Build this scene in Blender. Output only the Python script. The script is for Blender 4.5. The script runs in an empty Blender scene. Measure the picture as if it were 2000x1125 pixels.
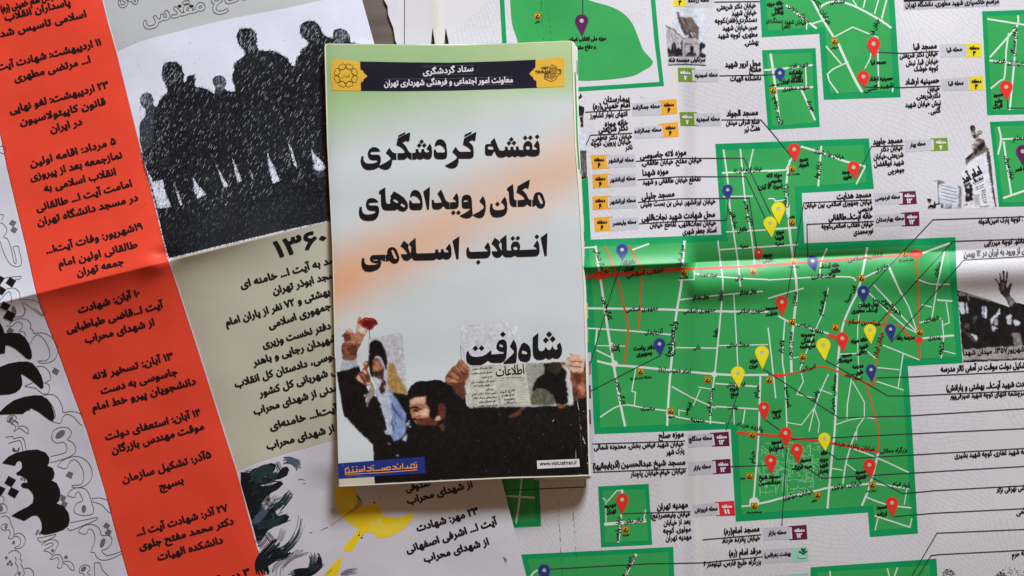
import bpy, math, random, unicodedata
import numpy as np
from mathutils import Vector
from mathutils.geometry import tessellate_polygon

# ------------------------------------------------------------------ camera, world, light
SC = bpy.context.scene
COL = SC.collection
S = 0.0002                       # metres per unit of the drawing grid (0.2 mm)
CAM_H = 0.55
cam_d = bpy.data.cameras.new('camera')
cam_d.sensor_width = 36.0
cam_d.lens = 36.0 * CAM_H / 0.4
cam_d.clip_start = 0.01
cam_d.clip_end = 20.0
cam = bpy.data.objects.new('camera', cam_d)
COL.objects.link(cam)
cam.location = (0, 0, CAM_H)
SC.camera = cam

world = bpy.data.worlds.new('World')
SC.world = world
world.use_nodes = True
wb = world.node_tree.nodes['Background']
wb.inputs[0].default_value = (1.0, 0.62, 0.38, 1)      # dim warm room
wb.inputs[1].default_value = 0.19

AZ, EL, DIST = math.radians(20), math.radians(27), 0.95   # window light, from the top of the picture
ld = bpy.data.lights.new('window_light', 'AREA')
ld.shape = 'RECTANGLE'
ld.size, ld.size_y = 0.26, 0.18
ld.energy = 15.0
ld.color = (0.90, 0.95, 1.0)
lo = bpy.data.objects.new('window_light', ld)
COL.objects.link(lo)
ldir = Vector((math.sin(AZ) * math.cos(EL), math.cos(AZ) * math.cos(EL), math.sin(EL)))
lo.location = ldir * DIST + Vector((-0.05, 0, 0))
lo.rotation_euler = ldir.to_track_quat('Z', 'Y').to_euler()

SC.view_settings.view_transform = 'Standard'
SC.view_settings.look = 'None'
SC.view_settings.exposure = 0.0
SC.view_settings.gamma = 1.0

rnd = random.Random(7)

# ------------------------------------------------------------------ sheet relief (heights in grid units)
def sstep(x, a, b):
    t = np.clip((x - a) / (b - a), 0, 1)
    return t * t * (3 - 2 * t)

def soft(x, y, sd, amp, wl):
    r = random.Random(sd)
    o = 0
    for k in range(6):
        a = r.uniform(0, 6.283); f = 6.283 / (wl * r.uniform(0.7, 1.6)); p = r.uniform(0, 6.283)
        o = o + np.sin((x * math.cos(a) + y * math.sin(a)) * f + p)
    return o * amp / 6

F1X = lambda y: 1313 + y * 0.055
F2X = lambda y: 1757 + y * 0.068
def h_map(x, y):
    d = 573 - 0.0445 * x - y
    wl = 1 - sstep(x, 1332, 1362)
    hc = sstep(x, 1060, 1170)
    da = np.sqrt(d * d + 1.5) - 1.2
    left = hc * np.where(d > 0, 14 * np.exp(-da / 26) + 12 * np.exp(-da / 90), 15 * np.exp(-da / 26) + 11 * np.exp(-da / 80))
    lip = np.exp(-((d + 42) / 36.0) ** 2) * (14 + 5 * np.exp(-((x - 1680) / 160.0) ** 2)) * (0.55 + 0.45 * np.sin(x / 95.0))
    val = -14 * np.exp(-da / 24) * (1 - 0.45 * sstep(x, 1600, 1990))
    right = 6 + val + lip + 5 * sstep(d, -90, -20) * sstep(-d, -200, -60)
    star = 5 * np.exp(-(((x - 1792) / 26) ** 2 + (d / 22) ** 2))
    f1 = x - F1X(y); f2 = x - F2X(y)
    f1s = np.sqrt(f1 * f1 + 3); f2s = np.sqrt(f2 * f2 + 3)
    fold = -5.5 * np.exp(-f1s / 75) + 6.0 * np.exp(-f2s / 90) + 3.0 * np.exp(-np.sqrt((x - 855 - y * .03) ** 2 + 3) / 30)
    fold = fold - 2.5 * np.exp(-np.sqrt((x - 1062 - y * .05) ** 2 + 3) / 40)
    bottom = 7 * np.exp(-((y - 1125) / 60.0) ** 2)*0
    return 3 + sstep(x, 1000, 1140) * (8 + wl * left + (1 - wl) * right + star) + fold + 1.5 + soft(x, y, 3, 2.2, 210) * (.4 + .6 * sstep(x, 1000, 1140))

LRX = lambda y: np.interp(y, [-60, 262, 562, 684, 843, 1180], [-70, 0, 68, 112, 170, 268])
RRX = lambda y: np.interp(y, [-60, 0, 100, 281, 500, 562, 700, 843, 1180], [186, 200, 227, 272, 326, 347, 392, 437, 538])
def h_poster(x, y):
    d = 591.0 - 0.247 * x - y
    hc = 1 - .84 * sstep(x, 360, 690)
    da = np.sqrt(d * d + 1.2) - 1.1
    h = hc * np.where(d > 0, 48 * np.exp(-da / 150), 13 * np.exp(-da / 34) + 35 * np.exp(-da / 180))
    h = h + 9 * sstep(x, 560, 660) * sstep(y, 500, 640) * (1 - sstep(y, 900, 960))
    fl = x - LRX(y); fr = x - RRX(y)
    fold = 3.2 * np.exp(-np.sqrt(fl * fl + 3) / 45) - 3.0 * np.exp(-np.sqrt(fr * fr + 3) / 40)
    puck = -7 * np.exp(-(((x - 322) / 22) ** 2 + ((y - 497) / 12) ** 2)) + 4 * np.exp(-(((x - 300) / 26) ** 2 + ((y - 520) / 16) ** 2))
    return 15 + h + fold + puck + soft(x, y, 11, 2.4, 190)

def h_cover(x, y):
    u = (x - 650) / 490.0
    arch = 3.0 * np.sin(np.clip(u, 0, 1) * 3.14159)
    edge = -3.0 * np.exp(-np.maximum(x - 640, 0) / 9.0) - 2.0 * np.exp(-np.maximum(1150 - x, 0) / 14.0)
    lift = 13.0 * sstep(y, 700, 960) + 3.0 * sstep(-y, -200, -80)
    return 36 + arch + edge + lift + soft(x, y, 21, 1.1, 150)

def h_table(x, y):
    return 0 * x

G = 8
from bisect import bisect_left, bisect_right
class Relief:
    """height field sampled on a sheared grid whose rows follow the fold; prints are cut along the
    same grid so that they lie exactly on the paper"""
    def __init__(self, fn, x0, y0, x1, y1, k=1.0, lift=0.0, shear=0.0, fold=None):
        self.fn, self.k, self.lift, self.sh = fn, k, lift, shear
        v0 = y0 + min(shear * x0, shear * x1) - G; v1 = y1 + max(shear * x0, shear * x1) + G
        self.xs = np.arange(x0, x1 + G, G, dtype=float)
        if fold is None: self.vs = np.arange(v0, v1 + G, G, dtype=float)
        else:
            up = [fold + q for q in (1.0, 2.6, 5.0, 9.0)]; dn = [fold - q for q in (9.0, 5.0, 2.6, 1.0)]
            self.vs = np.array(sorted(list(np.arange(fold - 15, v0, -G)) + dn + [fold] + up + list(np.arange(fold + 15, v1, G))))
        self.xl, self.vl = self.xs.tolist(), self.vs.tolist()
        X, V = np.meshgrid(self.xs, self.vs, indexing='ij')
        self.Z = fn(X, V - shear * X)
    def world(self, P, dz):
        x, y = P[:, 0], P[:, 1]
        w = y + self.sh * x
        i = np.clip(np.searchsorted(self.xs, x, 'right') - 1, 0, len(self.xs) - 2)
        j = np.clip(np.searchsorted(self.vs, w, 'right') - 1, 0, len(self.vs) - 2)
        u = (x - self.xs[i]) / (self.xs[i + 1] - self.xs[i]); v = (w - self.vs[j]) / (self.vs[j + 1] - self.vs[j])
        Z = self.Z
        a, b, c, d = Z[i, j], Z[i + 1, j], Z[i, j + 1], Z[i + 1, j + 1]
        z = np.where(u + v <= 1, a + (b - a) * u + (c - a) * v, d + (c - d) * (1 - u) + (b - d) * (1 - v))
        W = np.empty((len(P), 3))
        W[:, 2] = (z + self.lift) * S + dz
        q = 1 - (z + self.lift) * S / CAM_H      # measured plan positions, corrected for the height of the paper
        W[:, 0] = (x - 1000) * S * q
        W[:, 1] = (562.5 - y) * S * q
        e = 0.6
        hx = (self.fn(x + e, y) - self.fn(x - e, y)) / (2 * e)
        hy = (self.fn(x, y + e) - self.fn(x, y - e)) / (2 * e)
        N = np.stack([-hx, hy, np.ones_like(hx)], 1)
        N /= np.linalg.norm(N, axis=1)[:, None]
        return W, N

def split_poly(poly, vals):
    """split a convex polygon where vals changes sign -> (below, above)"""
    lo_, hi_ = [], []
    n = len(poly)
    for a in range(n):
        u, v = vals[a], vals[(a + 1) % n]
        p = poly[a]
        if u <= 1e-7: lo_.append(p)
        if u >= -1e-7: hi_.append(p)
        if (u < -1e-7 and v > 1e-7) or (u > 1e-7 and v < -1e-7):
            q = poly[(a + 1) % n]; t = u / (u - v)
            m = (p[0] + (q[0] - p[0]) * t, p[1] + (q[1] - p[1]) * t)
            lo_.append(m); hi_.append(m)
    return (lo_ if len(lo_) > 2 else None), (hi_ if len(hi_) > 2 else None)

def slice_lines(poly, f, lines):
    """cut by the lines f = const; returns (piece, index of its strip)"""
    vals = [f(p) for p in poly]
    mn, mx = min(vals), max(vals)
    a = bisect_right(lines, mn + 1e-6); b = bisect_left(lines, mx - 1e-6)
    out = []
    for k in range(a, b):
        c = lines[k]
        lo_, hi_ = split_poly(poly, [f(p) - c for p in poly])
        if lo_: out.append((lo_, k - 1))
        if not hi_: return out
        poly = hi_
    out.append((poly, b - 1))
    return out

FX = lambda p: p[0]

def drape(tris, R):
    out = []
    sh = R.sh; xl, vl = R.xl, R.vl
    FV = (lambda p: p[1] + sh * p[0])
    for t in tris:
        for a, i in slice_lines(t, FX, xl):
            i = min(max(i, 0), len(xl) - 2); x0 = xl[i]; dx = xl[i + 1] - x0
            for b, j in slice_lines(a, FV, vl):
                j = min(max(j, 0), len(vl) - 2); v0 = vl[j]; dv = vl[j + 1] - v0
                vals = [(p[0] - x0) / dx + (p[1] + sh * p[0] - v0) / dv - 1 for p in b]
                if min(vals) >= -1e-6 or max(vals) <= 1e-6: out.append(b)
                else:
                    lo_, hi_ = split_poly(b, [v * 10 for v in vals])
                    if lo_: out.append(lo_)
                    if hi_: out.append(hi_)
    return out

def build(name, polys, R, dz, material, parent, cut=True, kind=None, label=None):
    """polys: convex faces in grid units, laid on relief R, dz metres above it"""
    if cut: polys = drape(polys, R)
    idx = {}; V = []; F = []
    for p in polys:
        f = []
        for q in p:
            key = (round(q[0] * 500), round(q[1] * 500))
            k = idx.get(key)
            if k is None:
                k = idx[key] = len(V); V.append(q)
            if not f or f[-1] != k: f.append(k)
        if len(f) > 2 and f[0] == f[-1]: f.pop()
        if len(f) < 3 or len(set(f)) != len(f): continue
        ar = 0
        for a in range(len(f)):
            p0, p1 = V[f[a]], V[f[(a + 1) % len(f)]]
            ar += p0[0] * p1[1] - p1[0] * p0[1]
        if abs(ar) < 1e-5: continue
        if ar > 0: f.reverse()
        F.append(f)
    if not F: return None
    W, N = R.world(np.array(V, float), dz)
    me = bpy.data.meshes.new(name)
    me.from_pydata(W.tolist(), [], F)
    me.materials.append(material)
    me.polygons.foreach_set('use_smooth', [True] * len(F))
    me.update()
    me.normals_split_custom_set_from_vertices(N.tolist())
    o = bpy.data.objects.new(name, me)
    COL.objects.link(o)
    if parent is not None:
        o.parent = parent
        o.location = (-parent.location[0], -parent.location[1], -parent.location[2])
    if kind: o['kind'] = kind
    if label: o['label'] = label
    return o

def pts(s):
    if isinstance(s, str):
        v = [float(a) for a in s.replace(',', ' ').split()]
        return [(v[i], v[i + 1]) for i in range(0, len(v), 2)]
    return list(s)

def tess(loops):
    vs = [[Vector((p[0], p[1], 0)) for p in l] for l in loops]
    flat = [p for l in loops for p in l]
    return [[flat[a] for a in t] for t in tessellate_polygon(vs)]

def smooth_loop(P, n=4, closed=True):
    """Catmull-Rom through the points"""
    P = pts(P); out = []
    m = len(P)
    rng = range(m) if closed else range(m - 1)
    for i in rng:
        if closed: a, b, c, d = P[i - 1], P[i], P[(i + 1) % m], P[(i + 2) % m]
        else: a, b, c, d = P[max(i - 1, 0)], P[i], P[i + 1], P[min(i + 2, m - 1)]
        for k in range(n):
            t = k / n
            out.append(tuple(0.5 * (2 * b[q] + (c[q] - a[q]) * t + (2 * a[q] - 5 * b[q] + 4 * c[q] - d[q]) * t * t + (3 * b[q] - a[q] - 3 * c[q] + d[q]) * t ** 3) for q in (0, 1)))
    if not closed: out.append(P[-1])
    return out

def ribbon(P, w, closed=False, w2=None):
    """strip of quads along a polyline with mitred joins"""
    P = pts(P)
    P = [p for i, p in enumerate(P) if i == 0 or math.dist(p, P[i - 1]) > 0.05]
    n = len(P)
    if n < 2: return []
    L, Rr = [], []
    for i in range(n):
        ww = w if w2 is None else w + (w2 - w) * i / (n - 1)
        if closed: a, c = P[i - 1], P[(i + 1) % n]
        else: a, c = P[max(i - 1, 0)], P[min(i + 1, n - 1)]
        b = P[i]
        d1 = (b[0] - a[0], b[1] - a[1]); d2 = (c[0] - b[0], c[1] - b[1])
        if math.hypot(*d1) < 1e-6: d1 = d2
        if math.hypot(*d2) < 1e-6: d2 = d1
        l1 = math.hypot(*d1); l2 = math.hypot(*d2)
        n1 = (-d1[1] / l1, d1[0] / l1); n2 = (-d2[1] / l2, d2[0] / l2)
        m = (n1[0] + n2[0], n1[1] + n2[1]); lm = math.hypot(*m)
        if lm < 1e-3: m = n1; lm = 1
        m = (m[0] / lm, m[1] / lm)
        s = ww / 2 / max(0.45, m[0] * n1[0] + m[1] * n1[1])
        L.append((b[0] + m[0] * s, b[1] + m[1] * s)); Rr.append((b[0] - m[0] * s, b[1] - m[1] * s))
    q = []
    for i in range(n if closed else n - 1):
        j = (i + 1) % n
        q.append([L[i], L[j], Rr[j]]); q.append([L[i], Rr[j], Rr[i]])
    return q

def disc(x, y, r, n=18, ry=None, rot=0):
    ry = ry or r
    c, s = math.cos(rot), math.sin(rot)
    o = []
    for k in range(n):
        a = 6.28318 * k / n
        u, v = r * math.cos(a), ry * math.sin(a)
        o.append((x + u * c - v * s, y + u * s + v * c))
    return o

# ------------------------------------------------------------------ Persian / Latin lettering
FORMS = {}
for cp in list(range(0xFB50, 0xFC00)) + list(range(0xFE70, 0xFEFD)):
    dd = unicodedata.decomposition(chr(cp)).split()
    if dd and dd[0] in ('<isolated>', '<initial>', '<medial>', '<final>'):
        FORMS.setdefault(''.join(chr(int(v, 16)) for v in dd[1:]), {})[dd[0][1:4]] = cp

def shape(s):
    out = []; i = 0; n = len(s)
    dual = lambda c: c == '\u0640' or (c in FORMS and 'ini' in FORMS[c])
    right = lambda c: c == '\u0640' or (c in FORMS and 'fin' in FORMS[c])
    while i < n:
        c = s[i]; prev = i > 0 and dual(s[i - 1])
        if c == 'ل' and i + 1 < n and s[i + 1] in 'اآأ':
            out.append(chr(FORMS[c + s[i + 1]]['fin' if prev else 'iso'])); i += 2; continue
        if c in FORMS:
            nx = i + 1 < n and right(s[i + 1]) and dual(c)
            f = 'med' if prev and nx else 'fin' if prev and right(c) else 'ini' if nx else 'iso'
            out.append(chr(FORMS[c].get(f) or FORMS[c]['iso']))
        elif c == '(': out.append(')')
        elif c == ')': out.append('(')
        elif c != '\u200c': out.append(c)
        i += 1
    # visual order, digit runs stay left to right
    v = out[::-1]; r = []; i = 0
    while i < len(v):
        if '۰' <= v[i] <= '۹':
            j = i
            while j < len(v) and '۰' <= v[j] <= '۹': j += 1
            r += v[i:j][::-1]; i = j
        else: r.append(v[i]); i += 1
    return ''.join(r)

_tc = bpy.data.curves.new('lettering', 'FONT')
_to = bpy.data.objects.new('lettering', _tc)
COL.objects.link(_to)
_dg = bpy.context.evaluated_depsgraph_get()
_oc = {}
def outlines(s):
    if s in _oc: return _oc[s]
    _tc.body = s
    _dg.update()
    c = _to.to_curve(_dg)
    res = []
    for sp in c.splines:
        b = sp.bezier_points
        P = []
        for i in range(len(b)):
            p, q = b[i], b[(i + 1) % len(b)]
            a0, a1, a2, a3 = p.co, p.handle_right, q.handle_left, q.co
            straight = (a1 - a0).cross(a3 - a0).length < 1e-4 and (a2 - a0).cross(a3 - a0).length < 1e-4
            m = 1 if straight else 5
            for k in range(m):
                t = k / m; u = 1 - t
                P.append((u ** 3 * a0.x + 3 * u * u * t * a1.x + 3 * u * t * t * a2.x + t ** 3 * a3.x,
                          u ** 3 * a0.y + 3 * u * u * t * a1.y + 3 * u * t * t * a2.y + t ** 3 * a3.y))
        if len(P) > 2: res.append(np.array(P))
    _to.to_curve_clear()
    _oc[s] = res
    return res

def field(loops, st, rad):
    """signed distance (inside > 0) of the non-zero union of closed loops, on a grid of step st"""
    A = np.concatenate(loops)
    x0, y0 = A.min(0) - rad - 3 * st; x1, y1 = A.max(0) + rad + 3 * st
    nx = int((x1 - x0) / st) + 2; ny = int((y1 - y0) / st) + 2
    P = np.concatenate([l for l in loops]); Q = np.concatenate([np.roll(l, -1, 0) for l in loops])
    P = (P - (x0, y0)) / st; Q = (Q - (x0, y0)) / st
    W = np.zeros((ny, nx + 1))
    ylo = np.ceil(np.minimum(P[:, 1], Q[:, 1])).astype(int); yhi = np.ceil(np.maximum(P[:, 1], Q[:, 1])).astype(int)
    for k in range(len(P)):
        if yhi[k] > ylo[k]:
            r = np.arange(ylo[k], yhi[k])
            t = (r - P[k, 1]) / (Q[k, 1] - P[k, 1])
            xc = np.ceil(P[k, 0] + t * (Q[k, 0] - P[k, 0])).astype(int)
            np.add.at(W, (r, np.clip(xc, 0, nx)), 1 if Q[k, 1] > P[k, 1] else -1)
    inside = np.cumsum(W, 1)[:, :nx] != 0
    ln = np.linalg.norm(Q - P, axis=1); m = np.maximum(1, np.ceil(ln / 2)).astype(int)
    idx = np.repeat(np.arange(len(P)), m)
    off = np.concatenate([np.arange(v) for v in m]) / m[idx]
    A0 = P[idx] + (Q - P)[idx] * off[:, None]; A1 = P[idx] + (Q - P)[idx] * (off + 1 / m[idx])[:, None]
    rr = int(math.ceil(rad / st + 2.5))
    cc = np.round((A0 + A1) / 2).astype(int)
    ox, oy = np.meshgrid(np.arange(-rr, rr + 1), np.arange(-rr, rr + 1))
    gx = cc[:, 0:1] + ox.ravel(); gy = cc[:, 1:2] + oy.ravel()
    d = A1 - A0; L2 = np.maximum((d * d).sum(1), 1e-12)
    t = np.clip(((gx - A0[:, 0:1]) * d[:, 0:1] + (gy - A0[:, 1:2]) * d[:, 1:2]) / L2[:, None], 0, 1)
    D = np.hypot(gx - A0[:, 0:1] - t * d[:, 0:1], gy - A0[:, 1:2] - t * d[:, 1:2])
    F = np.full((ny, nx), float(rr))
    ok = (gx >= 0) & (gy >= 0) & (gx < nx) & (gy < ny)
    np.minimum.at(F, (gy[ok], gx[ok]), D[ok])
    F = np.where(inside, F, -F) * st
    return F, x0, y0

SEG = {1: [(3, 0)], 2: [(0, 1)], 3: [(3, 1)], 4: [(1, 2)], 5: [(3, 0), (1, 2)], 6: [(0, 2)], 7: [(3, 2)],
       8: [(2, 3)], 9: [(2, 0)], 10: [(0, 1), (2, 3)], 11: [(2, 1)], 12: [(1, 3)], 13: [(1, 0)], 14: [(0, 3)]}
def contours(F, st, x0, y0, tol):
    """closed iso-lines F = 0, inside on the left"""
    ny, nx = F.shape
    B = F > 0
    code = (B[:-1, :-1] * 1 + B[:-1, 1:] * 2 + B[1:, 1:] * 4 + B[1:, :-1] * 8)
    nxt = {}; pos = {}
    J, I = np.nonzero((code > 0) & (code < 15))
    Fl = F.tolist(); Cl = code[J, I].tolist()
    for j, i, c in zip(J.tolist(), I.tolist(), Cl):
        def edge(e):
            if e == 0: k = (j, i, 0); p, q = (j, i), (j, i + 1)
            elif e == 1: k = (j, i + 1, 1); p, q = (j, i + 1), (j + 1, i + 1)
            elif e == 2: k = (j + 1, i, 0); p, q = (j + 1, i), (j + 1, i + 1)
            else: k = (j, i, 1); p, q = (j, i), (j + 1, i)
            if k not in pos:
                a, b = Fl[p[0]][p[1]], Fl[q[0]][q[1]]
                t = a / (a - b)
                pos[k] = (x0 + (p[1] + (q[1] - p[1]) * t) * st, y0 + (p[0] + (q[0] - p[0]) * t) * st)
            return k
        for a, b in SEG[c]:
            nxt[edge(a)] = edge(b)
    loops = []
    while nxt:
        k0, k = nxt.popitem()
        L = [pos[k0]]
        while k != k0 and k in nxt:
            L.append(pos[k]); k = nxt.pop(k)
        if len(L) > 3:
            L = simplify(L, tol)
            if len(L) > 2: loops.append(L)
    return loops

def simplify(L, tol):
    n = len(L); out = [L[0]]; a = 0; i = 2
    while i <= n:
        p, q = L[a], L[i % n]
        dx, dy = q[0] - p[0], q[1] - p[1]; l = math.hypot(dx, dy) or 1e-9
        bad = i - a > 14
        if not bad:
            for k in range(a + 1, i):
                if abs((L[k][0] - p[0]) * dy - (L[k][1] - p[1]) * dx) / l > tol: bad = True; break
        if bad:
            a = i - 1; out.append(L[a])
        i += 1
    return out

def area(L):
    return 0.5 * sum(L[i - 1][0] * L[i][1] - L[i][0] * L[i - 1][1] for i in range(len(L)))

def inside_pt(p, L):
    c = False
    for i in range(len(L)):
        a, b = L[i - 1], L[i]
        if (a[1] > p[1]) != (b[1] > p[1]) and p[0] < (b[0] - a[0]) * (p[1] - a[1]) / (b[1] - a[1]) + a[0]: c = not c
    return c

def fill(loops):
    outs = []; holes = []
    s = [(area(l), l) for l in loops]
    if not s: return []
    big = max(s, key=lambda v: abs(v[0]))[0]
    for a, l in s:
        (outs if a * big > 0 else holes).append((abs(a), l))
    outs.sort(key=lambda v: v[0])
    groups = [[l] for a, l in outs]
    for a, h in holes:
        for g in groups:
            if inside_pt(h[0], g[0]): g.append(h); break
    T = []
    for g in groups: T += tess(g)
    return T

def letters(s, L, R, H, bold, ring=0, latin=False, st=None):
    """faces of a line of lettering whose ink runs from L to R on the baseline; H = height of the alef"""
    lp = outlines(s if latin else shape(s))
    A = np.concatenate(lp)
    xa, xb = A[:, 0].min(), A[:, 0].max()
    wid = math.dist(L, R)
    b = bold * H
    sx = (wid - 2 * b) / (xb - xa); sy = (H - b) / 0.714
    q = [np.stack([(l[:, 0] - xa) * sx + b, (l[:, 1]) * sy + b * 0.5], 1) for l in lp]
    st = st or (0.42 if H < 10 else 0.6 if H < 20 else 1.0)
    F, x0, y0 = field(q, st, b + ring + st)
    T = []
    ux, uy = (R[0] - L[0]) / wid, (R[1] - L[1]) / wid
    if ring:
        F2 = ring / 2 - np.abs(F + b)
        C_ = contours(F2, st, x0, y0, 0.08 * st)
    else:
        C_ = contours(F + b, st, x0, y0, 0.08 * st)
    C_ = [[(L[0] + x * ux + y * uy, L[1] + x * uy - y * ux) for x, y in l] for l in C_]
    return fill(C_)

# ------------------------------------------------------------------ materials
def lin(c):
    c /= 255.0
    return c / 12.92 if c <= 0.04045 else ((c + 0.055) / 1.055) ** 2.4
KC = 1.0
def rgb(r, g, b, k=1.0):
    return tuple(min(0.86, lin(v) * KC * k) for v in (r, g, b)) + (1,)

class NT:
    def __init__(self, m):
        m.use_nodes = True
        self.t = m.node_tree; self.n = self.t.nodes; self.l = self.t.links
        self.p = self.n['Principled BSDF']
    def add(self, kind, **kw):
        nd = self.n.new(kind)
        for k, v in kw.items():
            if k.startswith('i_'): nd.inputs[k[2:].replace('_', ' ')].default_value = v
            else: setattr(nd, k, v)
        return nd
    def link(self, a, b): self.l.new(a, b)
    def mix(self, fac, a, b, blend='MIX'):
        m = self.n.new('ShaderNodeMix'); m.data_type = 'RGBA'; m.blend_type = blend
        for sock, v in ((m.inputs['Factor'], fac), (m.inputs['A'], a), (m.inputs['B'], b)):
            if hasattr(v, 'is_output'): self.link(v, sock)
            else: sock.default_value = v
        return m.outputs['Result']
    def ramp(self, src, stops):
        r = self.n.new('ShaderNodeValToRGB')
        e = r.color_ramp.elements
        while len(e) < len(stops): e.new(0.5)
        for i, (p, c) in enumerate(stops):
            e[i].position = p; e[i].color = c if len(c) == 4 else tuple(c) + (1,)
        self.link(src, r.inputs[0])
        return r.outputs[0]
    def coord(self): return self.n.new('ShaderNodeTexCoord').outputs['Object']
    def geo(self): return self.n.new('ShaderNodeNewGeometry').outputs['Position']

_mats = {}
def ink(name, r, g, b, rough=0.42, vary=0.06, spec=0.28, grain=False):
    """printed colour: slight blotches and grain of the print"""
    if name in _mats: return _mats[name]
    m = bpy.data.materials.new(name); t = NT(m)
    c = rgb(r, g, b)
    g_ = t.geo()
    n1 = t.add('ShaderNodeTexNoise', i_Scale=90.0, i_Detail=3.0); t.link(g_, n1.inputs['Vector'])
    n2 = t.add('ShaderNodeTexNoise', i_Scale=2600.0, i_Detail=2.0); t.link(g_, n2.inputs['Vector'])
    if grain:
        n1.inputs['Scale'].default_value = 520.0; n2.inputs['Scale'].default_value = 1500.0; n1.inputs['Detail'].default_value = 4.0
    a = t.mix(0.35, n1.outputs['Fac'], n2.outputs['Fac'])
    lo_ = tuple(v * (1 - vary) for v in c[:3]) + (1,); hi_ = tuple(min(.88, v * (1 + vary) + .002) for v in c[:3]) + (1,)
    t.link(t.ramp(a, [(0.32, lo_), (0.68, hi_)]), t.p.inputs['Base Color'])
    rr = t.add('ShaderNodeMapRange', i_To_Min=rough - .06, i_To_Max=rough + .08); t.link(n1.outputs['Fac'], rr.inputs['Value'])
    t.link(rr.outputs[0], t.p.inputs['Roughness'])
    t.p.inputs['Specular IOR Level'].default_value = spec
    bp = t.add('ShaderNodeBump', i_Strength=0.12, i_Distance=0.0004)
    n3 = t.add('ShaderNodeTexNoise', i_Scale=160.0, i_Detail=4.0); t.link(g_, n3.inputs['Vector'])
    t.link(n3.outputs['Fac'], bp.inputs['Height']); t.link(bp.outputs[0], t.p.inputs['Normal'])
    _mats[name] = m
    return m

def thing(name, label, cat, loc=(0, 0, 0)):
    o = bpy.data.objects.new(name, None); COL.objects.link(o)
    o.location = loc; o.empty_display_size = 0.02
    o['label'] = label; o['category'] = cat
    return o

# ------------------------------------------------------------------ the table top
def table_material():
    m = bpy.data.materials.new('table_wood'); t = NT(m)
    g_ = t.geo()
    mp = t.add('ShaderNodeMapping'); mp.inputs['Scale'].default_value = (14, 260, 14); t.link(g_, mp.inputs['Vector'])
    n1 = t.add('ShaderNodeTexNoise', i_Scale=1.0, i_Detail=6.0, i_Distortion=0.6); t.link(mp.outputs[0], n1.inputs['Vector'])
    t.link(t.ramp(n1.outputs['Fac'], [(0.3, (.085, .060, .048)), (0.7, (.15, .115, .098))]), t.p.inputs['Base Color'])
    t.p.inputs['Roughness'].default_value = 0.6
    return m
me = bpy.data.meshes.new('table_top')
import bmesh
bm = bmesh.new()
bmesh.ops.create_cube(bm, size=1.0)
bmesh.ops.scale(bm, vec=(1.3, 0.95, 0.022), verts=bm.verts)
bmesh.ops.translate(bm, vec=(0, 0, -0.011), verts=bm.verts)
bmesh.ops.bevel(bm, geom=bm.edges[:], offset=0.002, segments=2, affect='EDGES')
bm.to_mesh(me); bm.free()
me.materials.append(table_material())
tb = bpy.data.objects.new('table_top', me); COL.objects.link(tb); tb['kind'] = 'structure'

# ------------------------------------------------------------------ print helper bound to one sheet
class Sheet:
    def __init__(self, root, R):
        self.root, self.R, self.c = root, R, 0
    def dz(self, lv):
        self.c += 1
        return lv * 3e-5 + (self.c % 60) * 8e-8
    def poly(self, name, loops, m, lv=1, **k):
        if isinstance(loops, str): loops = [pts(loops)]
        elif loops and isinstance(loops[0], tuple): loops = [loops]
        loops = [pts(l) for l in loops]
        par = k.pop('parent', self.root)
        return build(name, tess(loops), self.R, self.dz(lv), m, par, **k)
    def many(self, name, polys, m, lv=1, **k):
        T = []
        for p in polys: T += tess([pts(p)])
        par = k.pop('parent', self.root)
        return build(name, T, self.R, self.dz(lv), m, par, **k)
    def line(self, name, p, w, m, lv=2, closed=False, **k):
        par = k.pop('parent', self.root); w2 = k.pop('w2', None)
        return build(name, ribbon(p, w, closed, w2), self.R, self.dz(lv), m, par, **k)
    def text(self, s, x0, y0, x1, y1, H=8.5, bold=0.045, m=None, lv=5, name='text_line', ring=0, latin=False, **k):
        par = k.pop('parent', self.root)
        return build(name, letters(s, (x0, y0), (x1, y1), H, bold, ring, latin), self.R, self.dz(lv), m or M_BLACK, par, **k)

def child_loc(o, parent):
    """re-parent a print to another part (both live in world coordinates)"""
    o.parent = parent
    o.location = (0, 0, 0)

def photo_mat():
    m = bpy.data.materials.new('photo_print'); t = NT(m)
    a = t.add('ShaderNodeAttribute', attribute_name='ink'); t.link(a.outputs['Color'], t.p.inputs['Base Color'])
    t.p.inputs['Roughness'].default_value = 0.42; t.p.inputs['Specular IOR Level'].default_value = 0.28
    bp = t.add('ShaderNodeBump', i_Strength=0.12, i_Distance=0.0004)
    n3 = t.add('ShaderNodeTexNoise', i_Scale=160.0, i_Detail=4.0); t.link(t.geo(), n3.inputs['Vector'])
    t.link(n3.outputs['Fac'], bp.inputs['Height']); t.link(bp.outputs[0], t.p.inputs['Normal'])
    return m
M_PHOTO = photo_mat()

def cover_mask(loops, x0, y0, nx, ny):
    """even-odd coverage of pixel centres by closed loops"""
    W = np.zeros((ny, nx + 1))
    for l in loops:
        for a in range(len(l)):
            p, q = l[a - 1], l[a]
            if p[1] == q[1]: continue
            if p[1] > q[1]: p, q = q, p
            r = np.arange(max(0, math.ceil(p[1] - y0)), min(ny, math.ceil(q[1] - y0)))
            if len(r):
                xc = np.ceil(p[0] + (r + y0 - p[1]) / (q[1] - p[1]) * (q[0] - p[0]) - x0).astype(int)
                np.add.at(W, (r, np.clip(xc, 0, nx)), 1)
    return (np.cumsum(W, 1)[:, :nx] % 2) > 0

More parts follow.
